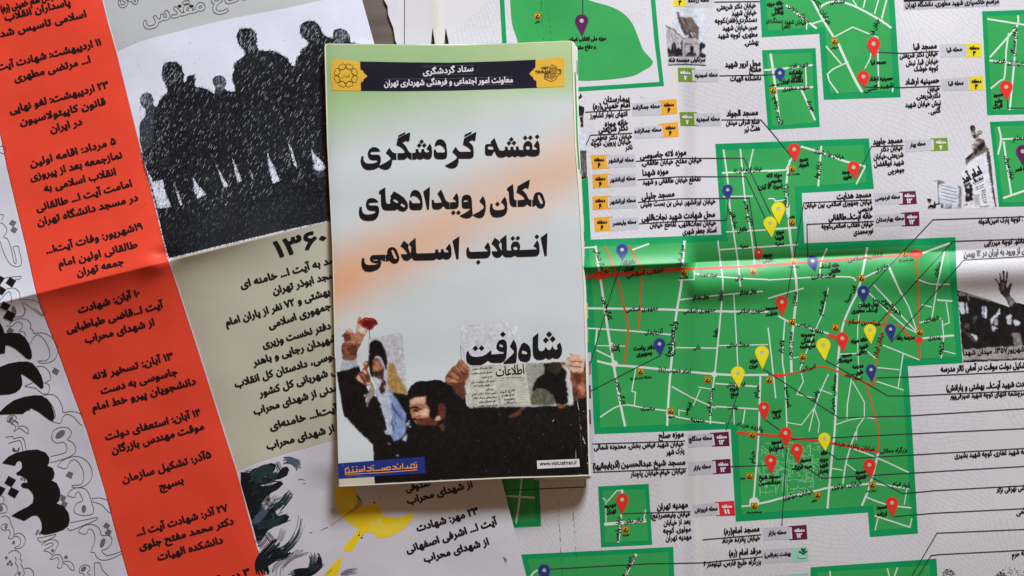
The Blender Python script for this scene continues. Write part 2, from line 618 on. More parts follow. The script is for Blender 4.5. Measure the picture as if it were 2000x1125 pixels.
def blur(A, s):
    k = np.exp(-0.5 * (np.arange(-3 * int(s + 1), 3 * int(s + 1) + 1) / s) ** 2); k /= k.sum()
    for ax in (0, 1):
        P = np.pad(A, [(len(k) // 2, len(k) // 2) if q == ax else (0, 0) for q in range(A.ndim)], mode='edge')
        A = sum(k[i] * np.take(P, range(i, i + A.shape[ax]), axis=ax) for i in range(len(k)))
    return A

class PhotoPrint:
    """a printed photograph: flat tones are softened and grained like a halftone, then laid on as fine-celled parts"""
    def __init__(self, sheet, x0, y0, x1, y1, bg, soft=1.1, seed=1):
        self.s, self.x0, self.y0, self.nx, self.ny = sheet, x0, y0, int(x1 - x0), int(y1 - y0)
        self.bg, self.soft, self.items, self.seed = bg, soft, [], seed
    def add(self, name, loop, c, lv, parent=None):
        self.items.append([name, pts(loop), c, lv, parent, None]); return self.items[-1]
    def finish(self):
        I = np.zeros((self.ny, self.nx, 3)) + np.array(self.bg, float)
        for it in sorted(self.items, key=lambda v: v[3]):
            I[cover_mask([it[1]], self.x0, self.y0, self.nx, self.ny)] = it[2]
        g = np.random.default_rng(self.seed)
        warp = [blur(g.normal(size=(self.ny, self.nx)), 2.2) * 3.6 for _ in (0, 1)]      # ragged, hand-cut outlines
        yy, xx = np.mgrid[0:self.ny, 0:self.nx]
        I = I[np.clip(np.round(yy + warp[0]).astype(int), 0, self.ny - 1), np.clip(np.round(xx + warp[1]).astype(int), 0, self.nx - 1)]
        B = blur(I, self.soft); C_ = blur(I, self.soft * 3.2)
        I = B * .86 + C_ * .14
        n1 = blur(g.normal(size=(self.ny, self.nx)), 1.0) * 3.2; n2 = blur(g.normal(size=(self.ny, self.nx)), 3.0) * 9
        lum = I.mean(2) / 255.0
        amp = 3 + 34 * lum * (1.1 - lum)
        self.I = np.clip(I + ((n1 * .75 + n2 * .45) * amp)[..., None], 6, 245)
        for it in self.items:
            name, loop, c, lv, par, _ = it
            T = tess([loop]); out = []
            gx = [self.x0 - 20 + 2 * k for k in range(int(self.nx / 2) + 30)]; gy = [self.y0 - 20 + 2 * k for k in range(int(self.ny / 2) + 30)]
            for t in T:
                for a, i in slice_lines(t, FX, gx):
                    for b, j in slice_lines(a, lambda p: p[1], gy): out.append(b)
            o = build(name, out, self.s.R, self.s.dz(lv), M_PHOTO, self.s.root, cut=False)
            if not o: continue
            me = o.data
            co = np.empty(len(me.vertices) * 3); me.vertices.foreach_get('co', co); co = co.reshape(-1, 3)
            R = self.s.R
            q = S * (1 - co[:, 2] / CAM_H); px = co[:, 0] / q + 1000 - self.x0; py = 562.5 - co[:, 1] / q - self.y0
            j = np.clip(np.round(py).astype(int), 0, self.ny - 1); i = np.clip(np.round(px).astype(int), 0, self.nx - 1)
            v = self.I[j, i] / 255.0
            v = np.where(v <= .04045, v / 12.92, ((v + .055) / 1.055) ** 2.4)
            at = me.color_attributes.new('ink', 'FLOAT_COLOR', 'POINT')
            at.data.foreach_set('color', np.concatenate([v, np.ones((len(v), 1))], 1).ravel().astype(np.float32))
            it[5] = o
        for it in self.items:
            if it[4] is not None and it[5] is not None and it[4][5] is not None: child_loc(it[5], it[4][5])
TONE = {}
M_BLACK = ink('black_ink', 22, 20, 24, rough=.4)
M_WHITE = ink('white_ink', 218, 218, 224)

# ------------------------------------------------------------------ thing 1: the unfolded map on the right
mroot = thing('unfolded_map', 'large unfolded street map with green districts and coloured pins, on the table', 'map', (0.09, 0, 0))
RM = Relief(h_map, 690, -60, 2080, 1190, k=1 - 13 * S / CAM_H, shear=0.0445, fold=573.0)
MS = Sheet(mroot, RM)

def map_paper():
    m = bpy.data.materials.new('map_paper'); t = NT(m)
    g_ = t.geo()
    vor = t.add('ShaderNodeTexVoronoi', i_Scale=26.0); t.link(g_, vor.inputs['Vector'])
    sep = t.add('ShaderNodeSeparateColor'); t.link(vor.outputs['Color'], sep.inputs[0])
    ang = t.add('ShaderNodeMath', operation='MULTIPLY'); t.link(sep.outputs[0], ang.inputs[0]); ang.inputs[1].default_value = 1.5
    nz = t.add('ShaderNodeTexNoise', i_Scale=60.0, i_Detail=1.0); t.link(g_, nz.inputs['Vector'])
    sc = t.add('ShaderNodeVectorMath', operation='SCALE'); t.link(nz.outputs['Color'], sc.inputs[0]); sc.inputs['Scale'].default_value = 0.006
    ad = t.add('ShaderNodeVectorMath', operation='ADD'); t.link(g_, ad.inputs[0]); t.link(sc.outputs[0], ad.inputs[1])
    vr = t.add('ShaderNodeVectorRotate', rotation_type='Z_AXIS'); t.link(ad.outputs[0], vr.inputs['Vector']); t.link(ang.outputs[0], vr.inputs['Angle'])
    def bricks(w, h, mortar, scale):
        b = t.add('ShaderNodeTexBrick', offset=0.37, squash=1.6, squash_frequency=3)
        t.link(vr.outputs[0], b.inputs['Vector'])
        b.inputs['Scale'].default_value = scale
        b.inputs['Mortar Size'].default_value = mortar; b.inputs['Mortar Smooth'].default_value = 0.4
        b.inputs['Brick Width'].default_value = w; b.inputs['Row Height'].default_value = h
        return b.outputs['Fac']
    b1 = bricks(.5, .25, .022, 150.0)
    b2 = bricks(.9, .6, .02, 48.0)
    ve = t.add('ShaderNodeTexVoronoi', feature='DISTANCE_TO_EDGE', i_Scale=26.0); t.link(g_, ve.inputs['Vector'])
    edge = t.ramp(ve.outputs['Distance'], [(0.0, (1, 1, 1)), (0.035, (0, 0, 0))])
    # some districts have no streets printed
    keep = t.ramp(sep.outputs[1], [(0.16, (0, 0, 0)), (0.2, (1, 1, 1))])
    mx = t.mix(1.0, b1, keep, 'MULTIPLY')
    nb = t.add('ShaderNodeTexNoise', i_Scale=14.0, i_Detail=2.0); t.link(g_, nb.inputs['Vector'])
    base = t.ramp(nb.outputs['Fac'], [(0.35, rgb(207, 206, 213)), (0.65, rgb(214, 213, 217))])
    fac = t.add('ShaderNodeMath', operation='MULTIPLY'); fac.inputs[1].default_value = 0.62
    t.link(mx, fac.inputs[0])
    t.link(t.mix(fac.outputs[0], base, rgb(186, 186, 194)), t.p.inputs['Base Color'])
    t.p.inputs['Roughness'].default_value = 0.4
    t.p.inputs['Specular IOR Level'].default_value = 0.45
    return m
M_MAP = map_paper()
M_SHEET = ink('plain_paper', 213, 212, 218)
M_CREAM = ink('cream_paper', 213, 211, 207)
M_FRAME = ink('frame_green', 4, 150, 88)
M_LAND = ink('land_green', 52, 160, 84, vary=.04)
M_ROAD = ink('road_white', 212, 222, 214)
M_RED = ink('road_red', 222, 62, 44)
M_ORANGE = ink('road_orange', 196, 92, 42)
M_LEAD = ink('leader_grey', 52, 48, 62)
M_BAR = ink('bar_grey', 190, 190, 200)

# the sheet itself: wavy worn left edge, two tears along a fold
sheet_outline = pts('750 -60 750 0 757 12 758 28 763 42 768 54 770.6 70 772 79 775 86 778 180 778 1180 2060 1180 2060 -60')
tears = [pts('845 53 841.5 87 843 120 851 120 849.5 87'), pts('870.5 53 867.5 87 868 120 878 120 877 87')]
build('paper_sheet', tess([sheet_outline] + tears), RM, 0, M_MAP, mroot)
MS.poly('sheet_margin', '750 -55 750 0 757 12 758 28 763 42 768 54 770.6 70 772 79 775 86 778 180 793 180 789.5 0 789 -55', M_SHEET, 0.5)
MS.line('border_line', '789 -55 790 20 789.6 90 791 180', 1.5, M_LEAD, 1)
MS.poly('fold_strip', '846 -55 868 -55 868 50 866 90 868 120 852 120 850 90 847 50', M_CREAM, 0.6)
M_STAIN = ink('fold_stain', 214, 208, 196)
MS.poly('fold_strip', '1305 -55 1314 -55 1326 262 1318 262', M_STAIN, 0.6)
MS.poly('fold_strip', '1358 848 1362 848 1374 1180 1371 1180', M_STAIN, 0.6)
MS.poly('fold_strip', '841 -55 845 -55 845 45 841 45', M_STAIN, 0.6)

# green areas: darker frame with the lighter land inside
def area_map(frame, land, name='district_panel'):
    f = MS.poly(name, frame, M_FRAME, 1)
    if land:
        l = MS.poly('land', land, M_LAND, 2); child_loc(l, f)
    return f
AREA_A = ('1397 281 1697 270 1702 320 1707 369 1566 377 1571 475 1866 463 1868 530 1870 575 1880 709 1773 715 1782 845 1793 1042 1699 1049 1695 1001 1437 1019 1427 838 1161 848 1153 720 1120 560 1110 345 1148 345 1154 468 1409 458')
LAND_A = ('1409 294 1686 283 1690 325 1692 356 1552 365 1557 490 1852 477 1858 580 1868 697 1760 702 1769 845 1780 1030 1710 1036 1705 988 1449 1004 1440 825 1173 835 1165 690 1150 482 1421 471')
pa = area_map(AREA_A, LAND_A)
pb = area_map('1478 -55 1484 0 1488 73 1600 66 1609 195 1759 190 1753 95 1747 0 1744 -55', '1492 -55 1497 0 1500 60 1611 53 1621 182 1745 178 1736 0 1734 -55')
pc = area_map('1488 98 1593 94 1601 248 1500 254', '1497 106 1585 103 1592 240 1508 246')
pd = area_map('1918 22 2070 17 2070 222 1928 225', '1927 31 2070 27 2070 213 1937 216')
pe = area_map('1933 238 2070 233 2070 402 1951 404', '1942 247 2070 243 2070 393 1959 396')
pf = area_map('1168 950 1267 945 1274 1064 1174 1069', '1177 959 1260 955 1266 1056 1182 1060')
pg = area_map('1018 1083 1315 1068 1319 1185 1040 1185', '1030 1092 1305 1078 1309 1185 1050 1185')
ph = area_map('1583 1108 1829 1091 1834 1185 1583 1185', '1596 1118 1816 1104 1820 1185 1596 1185')
pi = area_map('900 938 1053 938 1057 1028 940 1034', '900 930 1043 930 1046 1019 930 1023')
# inset frame at the top with the park-like blob
pj = MS.poly('district_panel', [pts('974 -55 976 0 981 90 984 188 1297 168 1287 80 1280 0 1278 -55'),
     pts('983 -55 985 0 990 90 993 178 1131 170 1288 160 1278 80 1271 0 1269 -55')], M_FRAME, 1)
blob = smooth_loop('990 -50 996 -6 1000 45 1011 80 1018 120 1060 150 1131 157 1160 157 1200 154 1236 148 1256 138 1270 130 1275 121 1269 112 1256 97 1247 74 1235 46 1216 25 1190 12 1150 0 1120 -20 1050 -52', 4)
l = MS.poly('land', blob, M_LAND, 2); child_loc(l, pj)
M_PALE = ink('pale_edge', 224, 236, 226)

# roads
def roads(par, spec, m=None, lv=3, name='road'):
    for row in spec.strip().split('\n'):
        row = row.strip()
        if not row: continue
        w, p = row.split(':')
        o = MS.line(name, smooth_loop(p, 3, False) if len(pts(p)) > 2 and float(w) > 2.6 else p, float(w) * .92, m or M_ROAD, lv)
        if o: child_loc(o, par)
roads(pa, '''3.4:1413 292 1421 350 1425 401 1436 476 1442 517 1446 560
3.2:1446 291 1455 388 1467 456 1474 517
2.6:1471 291 1462 333
3.6:1410 338 1460 335 1535 332
3.2:1547 308 1535 332
2.8:1418 453 1480 450 1556 445
3.2:1404 488 1460 484 1558 478
3.2:1402 470 1408 520 1412 555 1408 607 1396 730 1390 770 1387 828
2.2:1412 384 1470 383
4.6:1337 470 1333 520 1330 560 1320 620 1310 720 1305 790 1303 832
3:1120 485 1142 484 1165 482
5:1163 480 1175 560 1185 630 1198 710 1212 790 1221 833
3.4:1235 488 1268 476
4.6:1100 601 1142 602 1280 604 1400 608 1502 609
3.2:1100 640 1145 641 1228 646 1313 654
2:1166 675 1221 676
3.2:1166 641 1163 675
3.2:1165 684 1198 700
4.6:1166 705 1200 713 1240 716 1330 725 1420 732 1500 732
3:1172 815 1213 791 1260 797 1310 803
2.4:1242 718 1234 764 1241 766 1239 792
2.6:1312 755 1350 776 1397 797
2:1326 812 1326 801 1342 804
2.4:1433 575 1437 640 1441 715
3:1325 586 1400 577 1490 569
2.2:1402 675 1500 673
2.6:1320 679 1400 680
3:1397 749 1480 755
3:1397 794 1482 799
4:1485 735 1482 840 1478 900 1472 975
3:1300 808 1340 818 1416 827
2:1433 797 1434 829
2.6:1455 800 1450 832
2:1356 530 1356 546 1325 547
3:1357 534 1390 539 1440 543 1500 546
2:1354 792 1368 760
2:1364 756 1390 760
5:1540 400 1541 440 1548 500 1556 562 1551 620 1545 680 1546 728
4.4:1543 312 1537 345 1536 380 1538 420
3:1535 332 1500 335
4:1604 285 1598 364
4.4:1564 286 1610 300 1650 315 1690 325
3:1690 325 1672 360
2.6:1500 388 1512 388 1514 393 1538 390
2.6:1500 447 1556 444
4.4:1694 483 1678 560 1660 600 1645 640 1637 700 1634 760 1630 843 1624 900 1616 993
3:1615 485 1603 515 1601 545
3:1600 541 1660 541 1671 549
2.6:1500 547 1560 543 1600 541
2.2:1618 562 1608 610 1590 650 1572 695 1563 720 1569 745 1556 770 1592 778
3:1500 583 1540 571 1570 563
3.6:1520 617 1540 628 1560 635 1620 652
2.8:1533 624 1528 700 1533 740 1537 843
2.8:1500 640 1507 700 1515 778
2:1680 590 1675 640 1675 680 1678 740
2.8:1706 556 1738 590 1762 618 1790 648
2.6:1736 518 1755 562 1775 600 1790 645
2.6:1697 572 1735 610 1770 640 1790 650
3:1735 521 1690 541 1680 552
3:1735 521 1760 575
3:1790 545 1820 555 1855 555
4.4:1800 495 1855 475
2.6:1845 489 1830 560 1820 620
2.4:1800 595 1820 600
3.6:1830 586 1860 588
2.2:1848 590 1854 630 1842 635
2.4:1840 625 1843 660 1838 700
2.4:1795 630 1838 622
4.2:1800 661 1863 655
2.2:1842 685 1866 691
2.6:1724 674 1764 690 1796 703
2.2:1764 690 1754 757
2.2:1714 718 1757 722
2.4:1712 745 1765 762
2.4:1640 692 1675 690
2.2:1690 683 1710 700
2.4:1663 740 1655 790 1654 818
2:1665 745 1688 785 1688 815 1712 818
2:1630 830 1660 820 1688 815
2.2:1618 730 1600 770 1590 800 1580 843
2:1600 760 1625 770
2:1688 815 1674 835 1672 860
2:1590 797 1565 830 1537 825
2:1590 797 1600 825 1598 845
2:1546 700 1560 697
3.4:1712 945 1745 950 1776 955
4.2:1473 985 1500 980 1530 972 1600 957 1617 953 1695 945 1714 945
4.4:1715 885 1700 945 1683 988
3:1655 872 1715 895 1775 923
3.2:1672 843 1662 870 1652 905 1646 945
2.4:1620 914 1645 918
2:1652 905 1672 920
3:1690 970 1730 985 1780 992
2:1771 955 1766 986
3:1708 1007 1778 1030
2.4:1715 1010 1709 1036
2.4:1781 1012 1777 1030
3.4:1448 989 1473 987''')
# fine lanes of the old bazaar quarter
ln = []
r2 = random.Random(5)
for k in range(210):
    x = r2.uniform(1482, 1606); y = r2.uniform(862, 968)
    a = r2.choice([0.1, 0.15, 1.6, 1.75, 1.5, 0.5, -0.3]) + r2.uniform(-.12, .12); q = r2.uniform(5, 26)
    x2 = x + math.cos(a) * q; y2 = y + math.sin(a) * q
    if x2 < 1612 and y2 < 972 - (x2 - 1480) * .12: ln += ribbon([(x, y), ((x + x2) / 2 + r2.uniform(-1, 1), (y + y2) / 2 + r2.uniform(-1, 1)), (x2, y2)], r2.choice([.9, 1.1, 1.4]))
build('bazaar_lane', ln, RM, MS.dz(2.6), ink('lane_white', 140, 208, 155), mroot, kind='stuff')
for x, y, r in ((1195, 675, 6), (1200, 711, 7), (1395, 731, 5.5), (1473, 981, 10)):
    o = MS.poly('roundabout', disc(x, y, r), M_ROAD, 3); child_loc(o, pa)
roads(pa, '''7:1100 542 1142 541 1175 538 1260 531 1335 526
5:1335 526 1480 519 1640 507 1800 496
7:1510 733 1531 733
7.5:1617 654 1640 662
5:1438 845 1500 850 1560 857 1620 865 1716 883''', M_RED, 3.4, 'main_road')
roads(pa, '''4:1181 479 1200 524 1210 560 1219 600 1227 643 1219 711
3.8:1228 479 1242 505 1253 530 1250 600 1246 645
4:1530 733 1560 726 1600 716 1620 719 1650 732 1690 747 1707 751
3.6:1707 751 1712 700 1725 640 1745 595
4:1649 627 1700 630 1758 637
4:1758 637 1780 660 1795 665
4:1790 498 1793 562 1794 650 1796 702
3.6:1691 749 1703 790 1714 830 1716 880''', M_ORANGE, 3.5, 'main_road')
for x, y, r, q in ((1172, 538, 15, 8), (1480, 519, 11, 4), (1790, 496, 12, 8.5), (1795, 664, 8, 6)):
    o = MS.poly('junction', disc(x, y, r, 20, q, -.06), M_RED, 3.6); child_loc(o, pa)
roads(pb, '''4.6:1535 10 1565 32 1595 56
4.6:1582 -8 1605 35 1628 72
5.6:1637 85 1655 125 1672 160 1684 180
2.6:1575 58 1576 45
3:1585 47 1615 37
4.2:1600 16 1615 6 1640 3 1675 15 1720 40 1741 55
2.6:1660 -10 1673 12
3:1692 -10 1686 15
2.6:1717 -5 1708 27
3.4:1734 -10 1722 36
2.6:1630 72 1665 53 1714 73
3:1714 73 1716 170
2.4:1702 100 1699 115 1689 134
3:1613 90 1643 125
3:1657 121 1616 145 1637 182
3:1744 170 1743 180
3:1722 38 1727 47''')
roads(pc, '''5:1505 105 1513 160 1523 243
4:1492 137 1530 134 1587 127
4:1516 173 1588 170
3:1573 130 1575 170
4:1565 175 1592 235''')
roads(pd, '''3.6:1928 37 2060 58
4:1988 30 1988 47 1975 65 1933 112
3.4:1970 65 1965 100 1962 150 1953 158 1935 173
4:1932 118 2060 135
4:1985 60 1980 130 1972 215''')
roads(pe, '''4:1950 248 1955 272 1949 302
3.6:1955 272 2060 268
4:1960 276 1975 380
4.4:1959 387 2060 352''')
roads(pf, '''2.4:1177 972 1186 980 1205 958 1215 958
5:1215 956 1215 964
2:1183 981 1184 1022
4.4:1213 1005 1208 1060
6.5:1180 1024 1262 1017
2.2:1261 995 1257 1017''')
roads(pg, '''6:1243 1082 1215 1135
4:1035 1128 1045 1116 1056 1113''')
roads(ph, '''3:1621 1115 1623 1180
3:1733 1110 1743 1150
3:1753 1108 1738 1150''')
roads(pi, '''4:1019 935 1014 980 1008 1022
4:960 967 1045 972''')

# leader lines from the captions to the pins
for p in '''1143 219 1232 214|1145 283 1153 264 1235 260|1242 315 1325 309 1453 309 1505 418|1245 351 1325 345 1457 345 1496 430
1246 395 1325 388 1463 387 1480 500|1248 437 1330 432 1419 430 1423 388|1395 4 1470 3 1484 3|1405 148 1513 146 1524 158|1409 234 1486 234 1503 253 1554 316
1712 102 1760 104 1834 100|1687 170 1760 171 1837 168|1671 350 1702 286 1765 284|1541 562 1528 616|1540 562 1570 396 1703 390|1578 505 1576 438 1707 432
1690 570 1822 429 2062 421|1707 640 1861 471 2062 465|1741 668 1882 508 2062 497|1712 738 1775 736 2062 722|1611 703 1645 722 1734 773 1775 773 2062 760
1489 720 1511 734 1639 816 1775 812 2062 794|1495 820 1548 858 1622 855 1780 847 1865 843 2062 834|1612 880 1636 897 1820 886 2062 872|1560 903 1605 934 1825 921 2062 907
1702 932 1763 964 1825 958 2062 945|1744 1010 1745 1009 1825 1002 2062 990|1760 1160 1830 1041 2062 1031|1772 1160 1818 1085 1832 1083 2062 1071
1156 867 1338 861|1158 922 1341 915|1215 1003 1349 999|1372 1054 1487 1044|1065 1112 1265 1101 1373 1099 1490 1087|1427 911 1507 909
1216 507 1197 562 1152 713|1290 694 1153 764|1443 757 1430 805 1418 840|1536 873 1531 960 1527 1027|1968 195 1968 211 2062 211|1137 -55 1139 60
900 962 985 958 1143 951 1143 900'''.replace('\n', '|').split('|'):
    MS.line('leader_line', p, 1.8, M_LEAD, 4)

# neighbourhood captions: grey bar and coloured tab
TABC = {'o': ink('tab_orange', 226, 164, 52), 'g': ink('tab_olive', 112, 148, 44), 'y': ink('tab_yellow', 226, 208, 40), 'p': ink('tab_maroon', 98, 26, 62),
        'r': ink('tab_red', 214, 38, 52), 'm': ink('tab_mint', 148, 206, 188)}
def caption(tab, bar, col, num, word, bx):
    b = MS.poly('caption_bar', bar, M_BAR, 1)
    t_ = MS.poly('number_tab', tab, TABC[col], 1.4); child_loc(t_, b)
    e = MS.line('text_line', '0 0 1 1', .1, M_LEAD, 1) if False else None
    P = pts(tab)
    right = pts(bar)[0][0] > P[0][0]
    cx = sum(p[0] for p in P) / 4; cy = sum(p[1] for p in P) / 4
    sl = (P[1][1] - P[0][1]) / (P[1][0] - P[0][0])
    # notched ends of the tab
    ends = [(P[1], P[2])] if right else [(P[0], P[3])]
    for a, c in ends:
        s_ = 1 if right else -1
        for (x, y), v in ((a, 1), (c, -1)):
            o = MS.poly('tab_edge', [(x, y), (x + 7 * s_, y + sl * 7 * s_ + v * .4), (x + 7 * s_, y + sl * 7 * s_ + v * 1.9), (x, y + v * 2.4)], TABC[col], 1.3); child_loc(o, b)
    if num:
        mm = M_WHITE if col in 'gpr' else M_BLACK
        o = MS.text('منطقه', cx - 10, cy - 1.5 - 10 * sl, cx + 10, cy - 1.5 + 10 * sl, 7, .07, mm, name='tab_word'); child_loc(o, b)
        w = 5.5 if len(num) > 1 else 3
        o = MS.text(num, cx - w, cy + 10.5, cx + w, cy + 10.5 + 2 * w * sl, 9, .09, mm, name='tab_number'); child_loc(o, b)
    o = MS.text(word, *bx, 8.4, .06, name='caption_word'); child_loc(o, b)
    return b
for row in '''1290 196 1321 193 1323 222 1293 225|1235 202 1290 198 1292 225 1235 227|o|۶|محله جمالزاده|1236 214 1289 210
1292 241 1324 238 1326 267 1296 269|1238 248 1292 244 1295 269 1239 271|o|۶|محله جمالزاده|1239 260 1292 256
1154 303 1184 302 1186 329 1157 331|1186 303 1240 301 1242 326 1187 328|o|۶|محله ایرانشهر|1188 317 1238 315
1157 341 1187 339 1189 366 1158 368|1190 341 1242 339 1243 363 1190 366|o|۶|محله ایرانشهر|1191 355 1241 351
1157 384 1187 382 1188 408 1158 411|1190 384 1242 382 1244 406 1190 409|o|۶|محله ایرانشهر|1191 398 1242 394
1160 425 1190 423 1192 451 1162 453|1192 427 1246 424 1247 448 1192 452|o|۶|محله ولیعصر|1196 440 1243 436
1324 132 1351 133 1353 160 1325 160|1356 136 1403 134 1404 160 1357 161|g|۷|محله امجدیه|1357 151 1402 149
1327 219 1355 219 1357 246 1329 246|1358 222 1407 221 1408 246 1359 247|g|۷|محله امجدیه|1360 237 1406 235
1315 -14 1340 -15 1341 12 1317 13|1342 -12 1393 -14 1394 14 1342 14|y|۳|محله زرگنده|1344 4 1385 3
1888 85 1917 84 1918 111 1889 112|1836 87 1887 85 1888 111 1838 112|y|۳|محله قبا|1849 102 1879 99
1892 150 1920 149 1922 176 1894 177|1838 154 1890 151 1892 176 1840 178|y|۳|محله قبا|1852 167 1882 165
1824 270 1850 269 1852 294 1824 295|1767 273 1818 271 1820 294 1769 297|g|۷|محله بهار|1777 287 1808 283
1763 374 1788 373 1791 398 1763 400|1706 377 1757 375 1759 398 1708 401|p|۱۲|محله فردوسی|1709 391 1758 387
1766 415 1795 413 1796 441 1768 442|1708 419 1762 416 1765 440 1709 443|p|۱۲|محله بهارستان|1711 433 1766 429
1393 845 1423 843 1425 871 1397 872|1343 849 1390 846 1393 871 1344 875|p|۱۲|محله سنگلج|1345 861 1391 858
1397 898 1426 896 1428 924 1399 926|1344 902 1394 900 1397 926 1345 929|p|۱۲|محله بازار|1354 918 1389 913
1403 980 1434 978 1436 1007 1406 1008|1352 986 1401 982 1403 1006 1355 1010|r|۱۱|محله فروزش|1357 1000 1402 996
1546 1027 1575 1025 1577 1053 1548 1055|1490 1031 1543 1028 1545 1053 1492 1056|p|۱۲|محله بازار|1500 1045 1536 1042
1546 1070 1577 1068 1579 1096 1547 1098|1488 1074 1545 1070 1546 1097 1490 1101|m||بهشت زهرا(س)|1493 1088 1545 1084
1548 1121 1579 1119 1580 1150 1549 1152|1490 1126 1547 1122 1548 1150 1491 1152|m||بهشت زهرا|1493 1142 1545 1138'''.split('\n'):
    a = row.split('|')
    caption(a[0], a[1], a[2], a[3], a[4], [float(v) for v in a[5].split()])
M_DKGREEN = ink('leaf_green', 24, 96, 62)
MS.many('leaf_emblem', [smooth_loop(q, 3) for q in ('1569 1079 1564 1073 1567 1070 1571 1076', '1569 1079 1574 1073 1572 1070 1568 1075', '1568 1080 1561 1080 1560 1076 1565 1077', '1570 1080 1576 1079 1577 1075 1572 1077', '1569 1083 1565 1082 1569 1079 1573 1082')], M_DKGREEN, 3)
MS.line('leaf_emblem', smooth_loop('1556 1084 1560 1090 1568 1091 1575 1089', 4, False), .9, M_DKGREEN, 3)

# captions of the places (bold) and their addresses
HEAD = '''بیمارستان|1178 200 1230 197
امام خمینی(ره)|1158 213 1231 209
خانه موزه|1181 247 1227 244
دکتر شریعتی|1169 258 1227 254
موزه لانه جاسوسی|1250 310 1341 302
موزه شهدا|1255 343 1306 339
مسجد جلیلی|1253 389 1318 383
محل شهادت شهید نجات‌اللهی|1253 431 1397 423
محل ترور شهید|1416 131 1486 128
مفتح|1463 141 1487 139
مسجد الجواد|1419 227 1481 224
مسجد قبا|1784 97 1830 94
حسینیه ارشاد|1768 165 1835 161
مسجد جاوید|1705 282 1763 278
مسجد هدایت|1634 389 1702 384
خانه آیت‌ا...طالقانی|1618 430 1704 426
موزه صلح|1286 856 1336 852
مسجد شیخ عبدالحسین|1213 912 1339 907
(آذربایجانیها)|1158 916 1211 912
مهدیه تهران|1283 995 1344 990
مسجد امام(ره)|1414 1043 1484 1037
مرقد امام (ره)|1424 1086 1487 1080
ادت شهید آیت‌ا... بهشتی و یارانش)|1848 763 2003 754
شکیل دولت موقت در آمفی تاتر مدرسه|1837 726 2004 718
ای از ورود به ایران در ۱۲ بهمن|1882 502 2006 494'''
ADDR = '''انتهای بلوار کشاورز|1152 230 1226 226
خیابان دکتر فاطمی.|1156 274 1235 270
خیابان پروین. کوچه|1154 285 1233 280
نادر|1221 293 1236 291
خیابان مفتح. خیابان طالقانی.|1253 323 1371 316
تقاطع خیابان طالقانی و شهید|1255 360 1369 353
خیابان ایرانشهر. نبش بن بست جلیلی|1251 403 1398 397
خیابان نجات‌اللهی. تقاطع خیابان|1269 444 1399 439
استاد جعفر شهری|1333 457 1400 453
خیابان دکتر شریعتی.|1399 19 1477 14
خیابان شهید|1429 30 1478 28
دستگردی(ظفر).کوچه|1396 45 1479 42
صبر.خیابان شهید|1411 59 1479 57
مطهری. کوچه شهید|1402 74 1480 71
بهشتی.|1454 88 1482 86
دانشکده الهیات|1426 158 1487 156
ضلع شرقی میدان|1418 244 1484 241
هفت تیر|1453 257 1485 254
خیابان دکتر شریعتی|1757 113 1832 108
خیابان قبا. نبش|1769 128 1833 123
کوچه خوشک|1785 139 1833 137
خیابان|1811 179 1836 176
دکترشریعتی.|1789 193 1837 190
نبش خیابان شهید|1768 209 1838 205
گلنبی .|1813 222 1838 219
خیابان دکتر|1719 296 1764 292
شریعتی،خیابان|1706 311 1765 306
شهید ابوالفضل|1707 325 1766 321
جوهرچی|1734 339 1767 335
خیابان جمهوری اسلامی. بین خیابان|1571 405 1704 398
فردوسی|1676 414 1705 410
خیابان انقلاب اسلامی.کوچه|1604 446 1706 441
نورمحمدی|1667 458 1706 454
. کوچه پارک امین‌الدوله|1911 437 1998 431
جانلو. کوچه میرزایی|1922 479 2004 474
سرچشمه انتهای کوچه شهید صیرفی‌پور|1855 778 2004 771
کوچه شهید غفاری. کوچه شهید بشیری|1864 894 2014 885
شی تهرانی نژاد|1946 962 2003 956
لمی|1985 1006 2003 1001
نه حرم|1976 1088 2003 1083
خیابان شهید فیاض بخش. محدوده شمالی|1160 878 1336 870
پارک شهر|1301 888 1337 884
خیابان خیام.خیابان پاچنار|1231 930 1340 923
خیابان ولیعصر(عج)|1271 1012 1349 1007
بعد از خیابان|1296 1026 1349 1022
مولوی. کوچه|1295 1041 1350 1037
مهدیه تهران|1300 1056 1351 1052
خیابان پانزده خرداد|1410 1060 1485 1054
بزرگراه خلیج فارس. کیلومتر ۶|1374 1106 1487 1101'''
